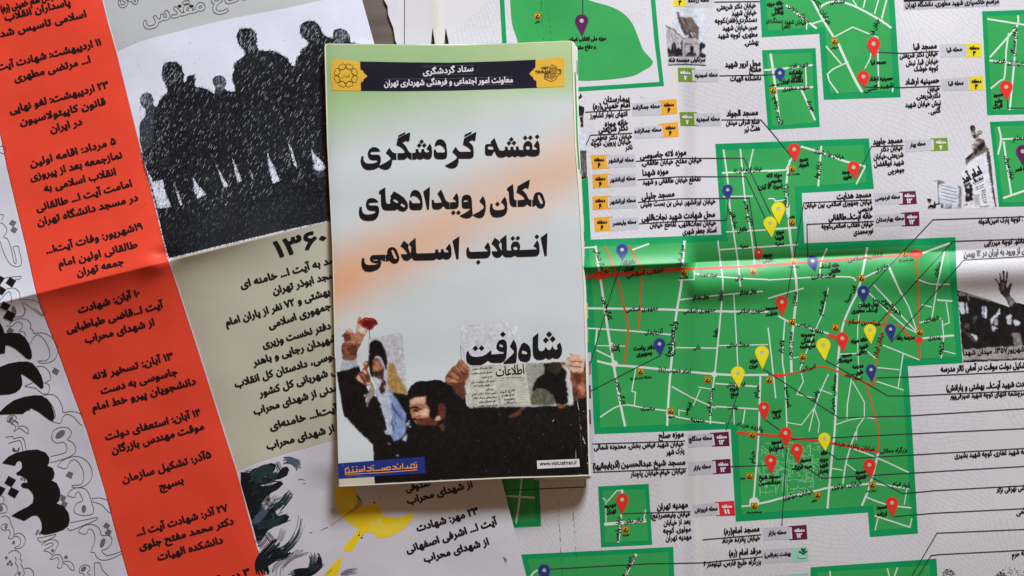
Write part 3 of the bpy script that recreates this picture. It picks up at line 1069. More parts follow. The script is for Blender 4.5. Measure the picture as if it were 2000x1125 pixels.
PLACE = '''موزه ملی انقلاب اسلامی|1104 81 1184 78 8
و دفاع مقدس|1116 97 1164 94 8
مسجد قبا|1701 126 1731 124
حسینیه ارشاد|1698 158 1744 156
دانشکده|1541 146 1568 144
الهیات|1546 154 1566 152
دانشگاه تهران|1525 163 1569 160
خانه موزه|1498 12 1530 9
شهید|1512 20 1530 18
بهشتی|1507 29 1531 26
مسجد|1561 316 1579 313
الجواد|1560 327 1580 324
مسجد|1644 340 1664 338
جاوید|1646 351 1665 347
موزه لانه|1497 347 1528 344
جاسوسی|1500 358 1528 355
(موزه ۱۳ آبان)|1480 370 1529 367
موزه|1516 458 1532 455
شهدا|1515 469 1532 466
مسجد|1490 502 1509 500
جلیلی|1490 512 1511 509
دانشگاه|1217 518 1242 514
تهران|1219 529 1239 526
خانه آیت‌ا...|1600 524 1640 521
طالقانی|1618 535 1642 531
دفتر ریاست|1237 684 1279 681
جمهوری|1243 696 1275 692
موزه|1465 709 1481 706
عبرت|1463 720 1481 717
موزه|1425 764 1442 761
صلح|1427 774 1443 772
مسجد|1506 868 1527 865
امام(ره)|1502 881 1531 876
مسجد|1563 903 1585 900
سید عزیزا...|1547 917 1586 913
خانه|1603 889 1617 887
موزه|1601 902 1618 899
شهید|1600 913 1618 910
چمران|1597 925 1619 921
مسجد شیخ|1482 936 1525 933
عبدالحسین|1482 947 1525 944
مسجد|1670 926 1691 923
فتحیه|1672 937 1692 934
مسجد|1712 995 1733 992
لرزاده|1713 1008 1733 1006
مسجد|1507 808 1527 804
ارگ|1510 818 1525 815
مسجد|1494 606 1519 603
هدایت|1496 617 1519 614
مجموعه|1564 658 1592 656
فرهنگی|1564 670 1592 668
سرچشمه|1562 681 1593 678
خانه موزه|1662 670 1695 666
شهید|1678 681 1696 678
رجایی|1673 692 1694 688
مسجد|1644 698 1664 695
سپهسالار|1634 709 1665 705
مدرسه|1665 720 1687 717
علوی|1671 732 1687 729
مدرسه رفاه|1751 664 1787 662
محل شهادت|1676 600 1717 597
آیت‌ا... مطهری|1663 611 1715 608
مسجد|1940 190 1959 187
جامع|1942 202 1959 199
نارمک|1939 213 1959 209
مهدیه|1181 993 1204 988
تهران|1184 1003 1204 1001
موزه قصر|1982 335 2012 331'''
STREET = '''شهید نقدی|1540 133 1579 129
شهید مطهری|1528 177 1581 173
شهید مفتح|1526 243 1514 188
مهرداد|1575 197 1586 218
خیابان شهید دستگردی|1496 43 1575 48
(ظفر)|1527 55 1544 55
سیمای جنوبی|1539 12 1580 45
خیابان دکتر|1588 -2 1618 49
مشکانی|1621 7 1650 6
خیابان قبا|1706 70 1718 38
شهید گلنبی|1688 179 1746 168
خیابان بهار شیراز|1590 297 1648 311
خیابان بهار|1598 350 1604 315
خیابان مفتح|1536 405 1539 358
خیابان کریم خان زند|1432 336 1489 333
طالقانی|1440 453 1460 451
سمیه|1446 484 1462 483
سمیه|1514 479 1532 478
نجات‌اللهی|1424 408 1434 446
سپهبد قرنی|1468 440 1456 392
انقلاب اسلامی|1656 511 1724 501
انقلاب اسلامی|1224 541 1296 531
کارگر شمالی|1161 487 1175 530
کارگر جنوبی|1176 580 1188 625
کارگر جنوبی|1203 740 1214 792
حافظ|1411 588 1413 567
حافظ|1400 660 1404 641
هدایت (قائدی)|1585 544 1632 541
استاد شهریار|1365 538 1400 541
غزالی|1436 546 1452 546
مازندران|1711 533 1735 521
منتظری|1829 541 1838 512
جمهوری اسلامی|1222 608 1286 605
جمهوری اسلامی|1334 611 1398 608
جمهوری اسلامی|1440 611 1494 609
آذربایجان|1259 652 1295 651
میدان|1193 678 1210 677
پاستور|1192 686 1211 684
امام خمینی (ره)|1286 724 1349 729
معیری|1251 799 1279 801
منیریه|1348 821 1376 825
نوفل لوشاتو|1353 585 1385 582
نوفل لوشاتو|1445 575 1478 571
جامی|1354 682 1369 681
سرهنگ سخایی|1420 677 1464 676
فیاض بخش|1419 754 1456 753
وحدت اسلامی|1387 812 1394 758
فردوس|1340 810 1352 788
بهشت|1421 799 1441 798
خیام|1479 777 1484 752
خیام|1472 905 1474 880
پانزده خرداد|1438 830 1490 842
خیابان پانزده خرداد|1627 868 1709 881
بزرگراه محلاتی|1719 884 1772 882
خیابان مولوی|1530 976 1589 962
خیابان مولوی|1625 955 1684 946
بلوار قیام|1743 947 1777 953
مجاهدین اسلام|1657 631 1719 636
خیابان ایران|1712 698 1726 650
مصطفی خمینی|1628 808 1634 732
ناصرخسرو|1534 755 1537 796
امیرکبیر|1563 726 1594 718
امیرکبیر|1650 732 1682 744
پامنار|1592 785 1599 764
ظهیرالاسلام|1605 616 1616 568
ابن سینا|1656 592 1672 560
سعدی|1553 597 1557 570
سعدی جنوبی|1545 702 1548 648
لاله زار|1528 691 1532 665
جمهوری اسلامی|1557 634 1608 652
شهبازی|1805 629 1835 623
پیروزی|1812 663 1837 660
شکوفه|1840 693 1844 668
مشکینی|1705 582 1733 605
خورشید|1724 586 1758 617
خیابان سمنگان|1982 110 1986 52
جانبازان غربی|1940 120 2006 130
معلم|1978 274 2003 272
خیابان سروش|1963 305 1974 352
خیابان مولوی|1219 1022 1258 1018
خیابان ولیعصر|1208 1058 1213 1008
بزرگراه بهشت زهرا|1218 1130 1241 1086
صور اسرافیل|1331 520 1336 478'''
TINY = '''حقانی|1045 45 1055 44
شریعتی|1622 95 1638 94
طالقانی|1538 427 1553 425
هفت تیر|1536 342 1562 341
دانشگاه امام علی (ع)|1231 741 1273 738
دروازه دولت|1542 523 1562 522
امام حسین (ع)|1755 510 1784 509
میدان قیام|1691 961 1712 959
مولوی|1585 980 1596 978
محمدیه|1458 1002 1488 1001
مهدیه|1216 1047 1230 1045
ملت|1562 710 1571 709
خیام|1446 936 1456 935
منیریه|1305 816 1318 814
شهید بهشتی|1502 168 1524 166
تئاتر شهر|1327 544 1344 543'''
def rows(src, H, bold, name, lv=5):
    for r in src.split('\n'):
        s, c = r.split('|'); c = [float(v) for v in c.split()]
        h = c[4] if len(c) > 4 else H
        MS.text(s, *c[:4], h, bold, name=name, lv=lv)
rows(HEAD, 12, .055, 'place_heading')
rows(ADDR, 10.6, .046, 'address_line')
rows(PLACE, 8.6, .08, 'place_name')
rows(STREET, 8.8, .036, 'street_name')
rows(TINY, 4.6, .05, 'station_name')
MS.text('ولیعصر(عج)', 1311, 697, 1322, 628, 13, .035, name='street_name')

# underground station signs
M_SIGN = ink('sign_yellow', 232, 176, 28)
for x, y in ((1050, 32), (1630, 81), (1510, 177), (1547, 330), (1547, 435), (1550, 511), (1184, 528), (1336, 532), (1471, 530), (1767, 497), (1682, 543), (1547, 629),
             (1632, 640), (1796, 649), (1568, 697), (1502, 742), (1251, 726), (1382, 742), (1310, 803), (1469, 849), (1464, 930), (1473, 988), (1597, 967), (1704, 947), (1222, 1034)):
    f = MS.poly('station_sign', [(x - 6.6, y - 6.2), (x + 6.2, y - 6.6), (x + 6.6, y + 6.2), (x - 6.2, y + 6.6)], M_SIGN, 5.2)
    o = MS.line('sign_border', [(x - 5.4, y - 5), (x + 5, y - 5.4), (x + 5.4, y + 5), (x - 5, y + 5.4)], 1.1, M_BLACK, 5.6, closed=True); child_loc(o, f)
    o = MS.poly('sign_glyph', smooth_loop([(x - 4, y + 4), (x - 3, y), (x + .5, y - 4), (x + 2, y - 1), (x + 4, y + 1), (x + 4, y + 4)], 2), M_BLACK, 5.8); child_loc(o, f)
    o = MS.poly('sign_glyph', disc(x + 1, y + 1.2, 1.3, 8), M_SIGN, 6.0); child_loc(o, f)

# location pins
PINC = {'r': ink('pin_red', 226, 48, 40), 'b': ink('pin_blue', 44, 52, 128), 'y': ink('pin_yellow', 240, 222, 32), 'p': ink('pin_purple', 92, 24, 84)}
M_EYE = ink('pin_eye', 168, 196, 160)
def pin(x, y, tx, ty, r, c):
    d = math.dist((x, y), (tx, ty)); a0 = math.atan2(ty - y, tx - x)
    k = math.acos(min(.95, r / d))
    P = []
    for q in range(19):
        a = a0 + k + (6.28318 - 2 * k) * q / 18
        P.append((x + r * math.cos(a), y + r * math.sin(a)))
    P.append((tx, ty))
    cx, cy = x, y + 3
    Q = [(cx + (p[0] - cx) * (1 + 1.3 / r), cy + (p[1] - cy) * (1 + 1.0 / r)) for p in P]
    o = MS.poly('location_pin', P, PINC[c], 6.6)
    e = MS.poly('pin_rim', Q, M_PIN_RIM[c], 6.3); child_loc(e, o)
    e = MS.poly('pin_eye', disc(x, y - .3, r * .34, 14), M_EYE, 7.0); child_loc(e, o)
M_PIN_RIM = {'r': ink('rim_red', 196, 92, 52), 'b': ink('rim_blue', 60, 90, 140), 'y': ink('rim_yellow', 200, 206, 60), 'p': ink('rim_purple', 86, 70, 90)}
for row in '''1136 41 1137 70 12 p|1706 86 1708 112 12 r|1686 150 1688 170 11 r|1523 143 1525 158 9.5 b|1965 170 1967 195 11.5 r|1551 292 1554 316 11 r|1667 327 1671 349 11 r
1520 408 1521 437 12.5 y|1504 436 1507 463 12 y|1421 371 1422 390 9.5 b|1215 488 1216 508 10.5 b|1482 493 1483 509 6.8 r|1587 510 1592 529 10 b|1686 569 1687 590 10.5 b
1527 590 1528 616 11 r|1288 672 1290 694 10.5 b|1488 689 1489 720 12.5 y|1441 729 1443 756 12.5 y|1608 674 1611 703 13 y|1645 661 1647 686 11 r|1699 645 1701 671 11 y
1739 643 1741 667 9.5 b|1701 722 1703 745 9.5 b|1492 796 1495 821 10 r|1534 846 1536 873 11 r|1610 857 1612 880 11 y|1556 877 1559 904 11 r|1505 899 1507 925 11 r
1698 908 1701 933 11 r|1742 982 1744 1009 11 r|1215 976 1216 1003 11.5 r|1063 1114 1065 1142 11 b|1997 296 2000 326 12 p'''.replace('\n', '|').split('|'):
    v = row.split(); pin(*[float(a) for a in v[:5]], v[5])

# ------------------------------------------------------------------ small photographs printed on the map
def Z(s, x0, y0, k):
    """numbers read from an enlargement -> grid units"""
    return [(x0 + x / k, y0 + y / k) for x, y in pts(s)]
M_P1 = (26, 24, 26); M_P2 = (70, 64, 64); M_P3 = (128, 122, 122)
M_P4 = (178, 176, 182); M_P5 = (200, 206, 220)
M_P6 = (112, 98, 94)
zz = lambda s: Z(s, 1290, 0, 8.04)
PP = PhotoPrint(MS, 1290, 10, 1390, 135, (205, 206, 214), .5, 3)
ph1 = PP.add('printed_photo', zz('185 130 700 150 712 880 110 890 85 395 190 440'), M_P5, 1)
def sub(par, name, loops, m, lv):
    if name == 'photo_window' and len(loops) > 10:
        o = MS.many(name, loops, ink('photo_ink', 40, 38, 42), lv, kind='stuff'); return
    for l_ in loops: PP.add(name, l_, m, lv, par)
sub(ph1, 'photo_building', [zz('85 392 210 468 360 612 420 610 430 890 112 890')], M_P4, 1.3)
sub(ph1, 'photo_building', [zz('85 388 215 455 365 600 428 605 420 622 360 618 205 480 85 412'), zz('130 470 140 475 145 640 135 640'), zz('180 500 190 505 195 650 187 650'),
    zz('230 540 238 546 240 640 232 640'), zz('270 575 276 580 280 700 272 700'), zz('100 440 106 443 112 700 105 700')], M_P6, 1.5)
sub(ph1, 'photo_plinth', [zz('355 618 610 612 612 895 358 895')], M_P4, 1.6)
sub(ph1, 'photo_statue', [zz('250 190 280 185 302 225 300 265 380 285 440 270 500 285 525 320 540 360 560 355 570 400 625 440 590 450 605 500 600 612 430 608 430 540 390 500 330 400 285 300 262 245')], M_P6, 1.8)
sub(ph1, 'photo_statue', [zz('268 255 300 270 425 545 390 558 310 420 275 320'), zz('365 280 400 290 410 380 400 400 385 340'), zz('440 480 470 470 500 600 450 600'), zz('560 380 600 450 590 480 565 440')], M_P2, 2)
sub(ph1, 'photo_statue', [zz('470 510 490 505 520 580 500 580'), zz('520 500 535 500 560 560 545 560')], M_P5, 2.2)
sub(ph1, 'photo_crowd', [zz('110 760 140 740 155 800 185 690 215 650 240 690 245 770 270 740 300 750 325 780 330 640 350 620 352 885 115 885'),
    zz('460 740 490 715 525 730 530 790 520 815 560 850 580 890 395 890 420 840 475 815 460 780'), zz('615 690 650 670 700 700 705 740 660 760 640 820 712 860 712 895 615 895')], M_P1, 2)
sub(ph1, 'photo_crowd', [zz('190 700 225 700 215 760 200 790 190 760'), zz('120 850 180 830 240 860 240 880 120 882'), zz('430 850 480 830 540 850 560 885 420 885')], M_P2, 2.2)
sub(ph1, 'photo_crowd', [zz('380 690 600 680 600 686 380 697'), zz('380 690 386 690 392 880 384 880')], M_P2, 2.0)
sub(ph1, 'photo_caption_strip', [Z('0 0 74 0 75 15 1 16', 1304, 111.5, 1)], (178, 176, 184), 2.4)
MS.line('caption_underline', '1305 127 1340 125.5 1379 127.5', 1.5, M_BLACK, 3)
MS.text('سرنگونی مجسمه شاه', 1306, 121, 1378, 120, 9, .06, name='photo_caption')

MS.poly('printed_photo', '1763 -30 1832 -34 1833 1 1765 4', M_BLACK, 1)
MS.poly('printed_photo', '1832 -34 1930 -40 1932 -6 1833 1', ink('photo_dark', 70, 64, 64), 1)
MS.poly('photo_caption_strip', '1765 4 1952 -4 1953 12 1765 20', ink('strip_grey', 178, 176, 184), 1)
MS.text('مراسم خاکسپاری شهید مطهری. دانشگاه تهران', 1768, 14, 1951, 6, 10, .05, name='photo_caption')

zz = lambda s: Z(s, 1780, 230, 5.627)
PP.finish(); PP = PhotoPrint(MS, 1800, 235, 1960, 415, (208, 208, 214), .5, 4)
ph2 = PP.add('printed_photo', zz('555 560 640 480 760 400 822 350 830 400 860 620 900 820 935 975 920 1000 560 1000'), (214, 214, 224), 1)
sub(ph2, 'photo_crowd', [smooth_loop(zz('640 100 670 78 700 95 705 130 690 160 655 150'), 2), zz('655 150 700 150 720 180 750 150 740 210 700 235 660 200'), zz('720 150 760 135 785 155 770 185 735 190'),
    zz('590 450 640 410 680 370 660 300 700 270 700 240 740 220 800 240 820 300 860 350 830 360 760 400 680 450 600 530')], M_P6, 1.6)
sub(ph2, 'photo_crowd', [zz('648 85 690 82 702 110 680 110 675 150 655 140 648 115'), zz('670 190 705 190 712 225 680 220'), zz('610 430 660 390 690 400 650 440 615 470'), zz('740 300 790 270 810 300 780 350 740 370 720 330'), zz('700 340 730 330 730 380 690 420 690 380')], M_P1, 1.8)
sub(ph2, 'photo_crowd', [zz('655 175 680 165 690 185 665 200'), zz('730 160 755 150 765 165 740 175'), zz('680 270 720 255 740 275 700 300'), zz('660 310 690 300 700 325 670 340')], M_P4, 2.0)
sub(ph2, 'photo_building', [zz('822 350 862 370 885 560 905 760 938 975 920 970 890 830 860 640 830 440')], M_P2, 1.8)
sub(ph2, 'photo_building', [zz('285 690 300 680 372 700 370 725 330 720 330 730 300 735 305 920 550 990 360 1000 290 920'), zz('510 745 552 750 552 995 520 995'), zz('245 690 290 682 290 694 245 700')], M_P3, 1.3)
sub(ph2, 'photo_building', [zz('300 735 330 725 515 760 520 990 360 990 305 920')], M_P5, 1.5)
sub(ph2, 'photo_window', [zz(f'{330 + c * 22 + r * 0} {738 + r * 37 + c * 5} {344 + c * 22} {741 + r * 37 + c * 5} {344 + c * 22} {750 + r * 37 + c * 5} {330 + c * 22} {747 + r * 37 + c * 5}') for r in range(5) for c in range(8)], M_P1, 1.8)
sub(ph2, 'photo_window', [zz(f'{372 + c * 13} {945 + r * 14} {380 + c * 13} {947 + r * 14} {380 + c * 13} {954 + r * 14} {372 + c * 13} {952 + r * 14}') for r in range(4) for c in range(6)], M_P2, 1.8)
sub(ph2, 'photo_crowd', [zz('180 1000 185 970 215 950 240 960 250 920 262 915 268 945 300 935 330 945 275 960 270 990 240 1000'), zz('172 885 222 895 215 930 190 945 178 925'), zz('320 950 350 960 348 990 325 990')], M_P1, 1.8)
sub(ph2, 'photo_portrait', [zz('590 735 640 705 665 735 682 905 592 930')], M_P1, 1.6)
sub(ph2, 'photo_portrait', [smooth_loop(zz('615 745 632 735 638 765 628 785 614 775'), 2), zz('615 845 632 835 634 855 618 862')], M_P4, 1.9)
MS.text('امام آمد', *zz('572 724')[0], *zz('783 610')[0], 17, .05, name='photo_headline')
MS.text('اطلاعات', *zz('680 725')[0], *zz('795 672')[0], 7, .03, name='photo_headline')
MS.line('photo_rule', zz('690 740 798 690'), .9, M_BLACK, 2); MS.line('photo_rule', zz('560 745 805 590'), .6, M_BLACK, 2)
for k, (a, b) in enumerate((('700 770 800 735', 3.2), ('705 795 795 760', 3), ('770 810 815 790', 3), ('768 835 815 815', 3), ('770 860 820 842', 3), ('770 885 825 868', 3), ('785 910 828 896', 3), ('790 935 830 922', 3), ('755 980 858 972', 3), ('570 965 620 948', 3))):
    q = zz(a); MS.text(['نخست وزیر', 'بختیار رفت', 'پرواز', 'دولت', 'تهران'][k % 5], *q[0], *q[1], b, .03, name='photo_print')
sub(ph2, 'photo_print', [zz('690 850 750 835 755 960 695 965'), zz('635 935 685 925 685 945 637 955')], M_P4, 1.6)

zz = lambda s: Z(s, 1850, 520, 5.627)
PP.finish(); PP = PhotoPrint(MS, 1860, 515, 2060, 715, (200, 198, 204), .5, 5)
ph3 = PP.add('printed_photo', zz('105 262 205 290 240 300 490 380 690 450 740 380 760 395 1060 480 1060 1020 730 1035 172 1058 160 900 140 600'), M_P1, 1)
hand = ('690 450 640 350 590 300 558 230 560 190 522 140 540 132 570 185 582 165 572 80 585 70 600 150 610 140 605 55 620 45 632 60 632 160 642 150 650 60 668 58 668 120 655 190 660 240 685 195 712 188 708 220 690 290 700 330 750 390')
sub(ph3, 'photo_hand', [smooth_loop(zz(hand), 2)], (58, 50, 50), 1.4)
sub(ph3, 'photo_hand', [zz('590 190 620 180 630 240 610 270'), zz('650 340 700 330 745 390 700 445'), zz('612 90 622 90 624 140 614 140'), zz('655 90 662 90 660 150 652 150')], M_P3, 1.7)
sub(ph3, 'photo_window', [zz('125 395 185 395 195 520 160 530 135 480'), zz('205 400 222 402 228 520 210 525'), zz('378 435 395 435 395 560 385 570'), zz('405 440 430 440 438 560 425 575 410 570'), zz('465 590 560 500 560 465 580 462 585 520 520 580 490 640 475 620'),
    zz('480 640 550 680 500 730'), zz('645 560 690 525 705 545 715 640 660 635'), zz('720 600 745 580 810 610 800 640 740 660'), zz('255 745 330 770 340 790 320 820 290 800')], M_P5, 1.6)
sub(ph3, 'photo_building', [zz('215 295 245 300 485 372 490 392 240 330 235 400 215 330'), zz('110 270 205 300 208 330 125 330 120 290'), zz('710 740 800 730 830 880 740 880')], M_P3, 1.5)
sub(ph3, 'photo_crowd', [zz('160 690 240 740 330 830 300 850 200 740 160 720'), zz('190 620 240 620 245 690 190 680'), zz('280 560 340 540 300 630 275 640')], M_P2, 1.6)
sub(ph3, 'photo_crowd', [smooth_loop(zz('520 590 545 580 560 600 555 640 535 660 520 630'), 2)], M_P4, 1.8)
sub(ph3, 'photo_crowd', [smooth_loop(zz('538 600 550 600 548 612 536 612'), 2), smooth_loop(zz('530 640 545 636 545 644 532 646'), 2)], M_P1, 2.0)
sub(ph3, 'photo_caption_strip', [zz('165 912 1060 860 1060 1010 170 1032')], (158, 152, 150), 2.2)
MS.text('۱۷ شهریور۱۳۵۷. میدان شهدا', 1881, 694, 2016, 685, 10.5, .05, name='photo_caption')
MS.poly('photo_caption_strip', '1879 490 2062 480 2062 502 1881 509', ink('strip_warm2', 172, 168, 170), 1)

# strip of a photograph next to the brochure
zz = lambda s: Z(s, 1060, 200, 3.75)
PP.finish(); PP = PhotoPrint(MS, 1100, 195, 1155, 365, (205, 206, 214), .5, 6)
ph4 = PP.add('printed_photo', zz('200 190 318 190 320 345 325 545 270 580 200 580'), M_P5, 1)
sub(ph4, 'photo_building', [zz('200 20 265 18 305 35 303 105 265 100 200 90'), zz('272 108 298 105 300 182 278 184'), zz('285 545 325 540 322 552 300 565 285 560')], M_P1, 1.3)
sub(ph4, 'photo_building', [zz('270 355 320 355 325 545 275 560')], M_P2, 1.2)
sub(ph4, 'photo_building', [zz('285 370 292 370 296 540 288 540'), zz('305 370 310 370 314 530 308 530')], M_P3, 1.5)
PP.finish()
MS.text('فر', 1128, 192, 1137, 191, 9, .05, name='address_line')

rt = random.Random(8); tr = []
for cx_, w_, h_, y_ in ((1853, 13, 16, 1124), (1975, 26, 30, 1130), (2010, 20, 26, 1132), (1953, 10, 14, 1128)):
    for k in range(150):
        a = rt.uniform(0, 6.28); q = math.sqrt(rt.random())
        tr.append(disc(cx_ + math.cos(a) * q * w_, y_ + math.sin(a) * q * h_ * .8, rt.uniform(.4, 1.5), 5, rt.uniform(.4, 1.4), rt.uniform(0, 3)))
T_ = []
for p in tr: T_ += tess([p])
build('printed_tree', T_, RM, MS.dz(1.2), ink('photo_dark', 70, 64, 64), mroot, kind='stuff')
# cracked ink along the old folds
M_CRACK = ink('cracked_ink', 40, 60, 44)
cr = []
r3 = random.Random(12)
def crack(x0, y0, x1, y1, n, w):
    global cr
    for k in range(n):
        t = r3.random(); q = r3.uniform(.02, .09)
        xa = x0 + (x1 - x0) * t + r3.uniform(-.6, .6); ya = y0 + (y1 - y0) * t
        xb = x0 + (x1 - x0) * min(1, t + q) + r3.uniform(-.6, .6); yb = y0 + (y1 - y0) * min(1, t + q)
        cr += ribbon([(xa, ya), ((xa + xb) / 2 + r3.uniform(-1, 1), (ya + yb) / 2), (xb, yb)], w, w2=.15)
crack(1057, 0, 1061, 82, 14, .8); crack(1072, 20, 1077, 82, 12, .6)
crack(1089, 960, 1098, 1125, 16, .6); crack(1118, 975, 1128, 1125, 14, .5)
crack(1240, 180, 1256, 192, 6, .8); crack(1252, 240, 1276, 256, 6, .6)
build('worn_crease', cr, RM, MS.dz(5), M_CRACK, mroot, kind='stuff')

# ------------------------------------------------------------------ thing 2: the timeline poster on the left
proot = thing('timeline_poster', 'unfolded poster with red date column, rainy black silhouettes and yellow bird', 'poster', (-0.1, 0, 0))
RP = Relief(h_poster, -100, -70, 1130, 1200, k=1 - 21 * S / CAM_H, shear=0.247, fold=591.0)
PS = Sheet(proot, RP)
M_PSHEET = ink('poster_paper', 214, 216, 230)
M_PBLUE = ink('poster_white', 216, 219, 236)
M_REDP = ink('poster_red', 226, 70, 48, vary=.04)
M_BEIGE = ink('poster_beige', 190, 187, 170, vary=.03)
M_GREY = ink('poster_grey', 186, 190, 192, vary=.03)
M_LILAC = ink('poster_lilac', 205, 204, 214, vary=.03)
M_ORED = ink('red_edge', 120, 34, 30)
redge = '688 -60 706 0 731 85 790 290 860 530 980 938 1028 1125 1044 1185'
build('poster_sheet', tess([pts('-95 -60 ' + redge + ' -95 1185')]), RP, 0, M_PSHEET, proot)
lr = [(LRX(y), y) for y in (-55, 100, 262, 330, 410, 480, 562)] ; 
LPX = [-55, 262, 330, 410, 480, 562, 590, 620, 684, 762, 843, 960, 1040, 1125, 1180]; LPV = [-80, 0, 14, 33, 50, 68, 76, 87, 112, 140, 170, 205, 226, 250, 266]
lp_ = [(np.interp(y, LPX, LPV), y) for y in LPX]
RPX = [-55, 0, 48, 100, 281, 380, 500, 562, 700, 843, 920, 1125, 1180]; RPV = [186, 200, 212, 227, 272, 297, 326, 347, 392, 437, 462, 517, 535]
rp_ = [(float(np.interp(y, RPX, RPV)), y) for y in RPX]
lp_ = [(float(a), b) for a, b in lp_]
PS.poly('red_column', lp_ + rp_[::-1], M_REDP, 1)
PS.line('column_edge', [(x + .8, y) for x, y in lp_], 1.0, M_ORED, 1.5)
PS.line('column_edge', [(x + 1.2, y) for x, y in rp_], 2.2, M_PSHEET, 1.5)
# grey header, white rainy picture, beige and lilac panels
curve = smooth_loop('228 102 275 81 350 61 425 42 500 27 568 14 640 -2 700 -14', 4, False)
PS.poly('grey_header', [(190, -55), (202, 0), (227.5, 101)] + curve + [(692, -55)], M_GREY, 1)
crease = [(329, 505), (395, 489), (460, 473), (553, 451), (645, 431), (700, 418)]
PS.poly('picture_panel', [(229, 102)] + curve + [(706, -5), (731, 85), (772, 230), (818, 388)] + crease[::-1], M_PBLUE, 1)
PS.poly('beige_panel', [(x, y + 1.5) for x, y in crease] + [(820, 390), (860, 530), (934, 780), (656, 859), (560, 886), (500, 905), (464, 921), (437, 843), (392, 700), (347, 562)], M_BEIGE, 1)
PS.poly('lilac_panel', [(464, 923), (500, 907), (560, 888), (656, 861), (934, 782), (980, 938), (1028, 1125), (1042, 1180), (535, 1180), (519, 1125)], M_LILAC, 1)

# silhouettes in the rain
M_SIL = ink('silhouette_black', 14, 18, 23); M_SIL2 = ink('silhouette_grey', 52, 57, 66)
for h in ('272 281 273 262 272 250 275 238 285 225 284 213 276 205 273 193 278 184 287 180 296 184 300 195 299 203 304 210 320 215 330 281 318 330 280 320',
          '418 185 421 172 416 163 415 155 420 149 430 147 438 151 442 158 442 165 438 172 445 178 462 180 470 230 440 250 410 220',
          '648 90 651 75 650 66 653 58 665 55 677 60 684 72 684 80 690 95 720 100 720 130 650 130'):
    PS.poly('silhouette', h, M_SIL2, 1.4)
body = ('302 282 300 262 300 240 303 215 309 203 313 194 328 181 327 172 320 158 317 147 317 134 322 124 332 120.5 345 122 354 130 357 140 360 146 358 156 361 163 365 158 366 149 372 147 380 147 382 155 379 162 382 170 392 171 404 174 416 182 426 188 440 178 452 180 460 178 459 168 455 160 454 148 458 136 456 128 462 120 474 113 480 105 475 95 466 86 463 76 463 66 468 58 480 55 492 57 500 66 502 76 500 86 505 98 518 100 532 99 548 106 560 114 570 128 577 130 578 118 586 106 590 96 600 90 604 82 598 78 592 73 587 66 586 55 590 46 600 41 612 41 622 48 627 58 630 66 640 73 652 76 665 80 690 84 735 110 772 230 817 388 700 417 645 430 553 450 460 472 395 488 330 504 318 460 300 380 282 325 276 300')
legs = [pts(p) for p in ('280 316 290 336 300 354 312 352 318 350 322 370 335 404 308 408 296 366 286 338', '341 359 345 366 357 400 352 401 345 380', '376 343 384 358 396 370 403 380 386 389 379 374',
    '418 310 426 328 438 350 447 363 437 367 430 345', '453 307 462 325 467 338 473 353 464 357 458 333', '487 328 492 338 497 351 492 349', '521 290 527 310 536 325 541 340 548 353 533 359 526 335 524 318',
    '562 279 569 286 582 330 574 322', '607 286 614 300 632 318 638 326 630 334 620 334 612 330')]
PS.poly('silhouette', [body] + [list(l) for l in legs], M_SIL, 1.8)
PS.poly('silhouette', [(613, 331), (620, 335), (632, 333), (640, 342), (620, 349)], M_SIL2, 2.1)
bodyP = pts(body)
ra = random.Random(3)
d1, d2, d3, d4 = [], [], [], []
def dash(x, y, l, w, a, out):
    dx, dy = math.cos(a) * l / 2, -math.sin(a) * l / 2
    px, py = math.sin(a) * w / 2, math.cos(a) * w / 2
    out.append([(x - dx - px, y - dy - py), (x + dx - px, y + dy - py), (x + dx + px, y + dy + py), (x - dx + px, y - dy + py)])
k = 0
while k < 9500:
    x = ra.uniform(262, 690); y = ra.uniform(45, 505)
    if not inside_pt((x, y), bodyP): continue
    k += 1
    low = y > 430 - (x - 330) * .25
    deep = y > 478 - (x - 330) * .25
    a = ra.gauss(1.08, .07); q = ra.random()
    if deep: dash(x, y, ra.uniform(2, 5), .45, a, d3 if q < .8 else d2)
    elif q < .30: dash(x, y, ra.uniform(2, 7), ra.uniform(.4, .65), a, d2)
    elif q < .39 and not low: dash(x, y, ra.uniform(3, 10), ra.uniform(.4, .75), a, d1)
    else: dash(x, y, ra.uniform(2, 5), ra.uniform(.4, .65), a, d3)
for k in range(260):
    for (cx, cy, rx_, ry_) in ((286, 196, 13, 15), (430, 163, 13, 15), (668, 72, 15, 14), (335, 146, 19, 24), (484, 80, 19, 24), (607, 62, 18, 20)):
        x = cx + ra.uniform(-1, 1) * rx_; y = cy + ra.uniform(-1, 1) * ry_
        if (x - cx) ** 2 / rx_ ** 2 + (y - cy) ** 2 / ry_ ** 2 < .9 and k < 110: dash(x, y, ra.uniform(2, 7), .7, ra.gauss(1.08, .06), d1 if ra.random() < .5 else d2)
for k in range(60):
    dash(ra.uniform(235, 600), ra.uniform(60, 200), ra.uniform(.8, 2.5), .5, 1.1, d3)
for lp in legs + [bodyP[:118]]:                     # ragged pen-hatched outlines
    for a in range(len(lp) - (1 if len(lp) > 60 else 0)):
        p, q = lp[a], lp[(a + 1) % len(lp)]
        for k in range(int(math.dist(p, q) * .55)):
            t = ra.random(); x = p[0] + (q[0] - p[0]) * t + ra.uniform(-1.6, 1.6); y = p[1] + (q[1] - p[1]) * t + ra.uniform(-1.6, 1.6)
            dash(x, y, ra.uniform(2.5, 6), ra.uniform(.6, 1.0), ra.gauss(1.08, .08), d4)
for lp in legs:
    xs_ = [p[0] for p in lp]; ys_ = [p[1] for p in lp]
    for k in range(26):
        x, y = ra.uniform(min(xs_), max(xs_)), ra.uniform(min(ys_), max(ys_))
        dash(x, y, ra.uniform(2, 6), ra.uniform(.4, .9), ra.gauss(1.08, .08), d4)
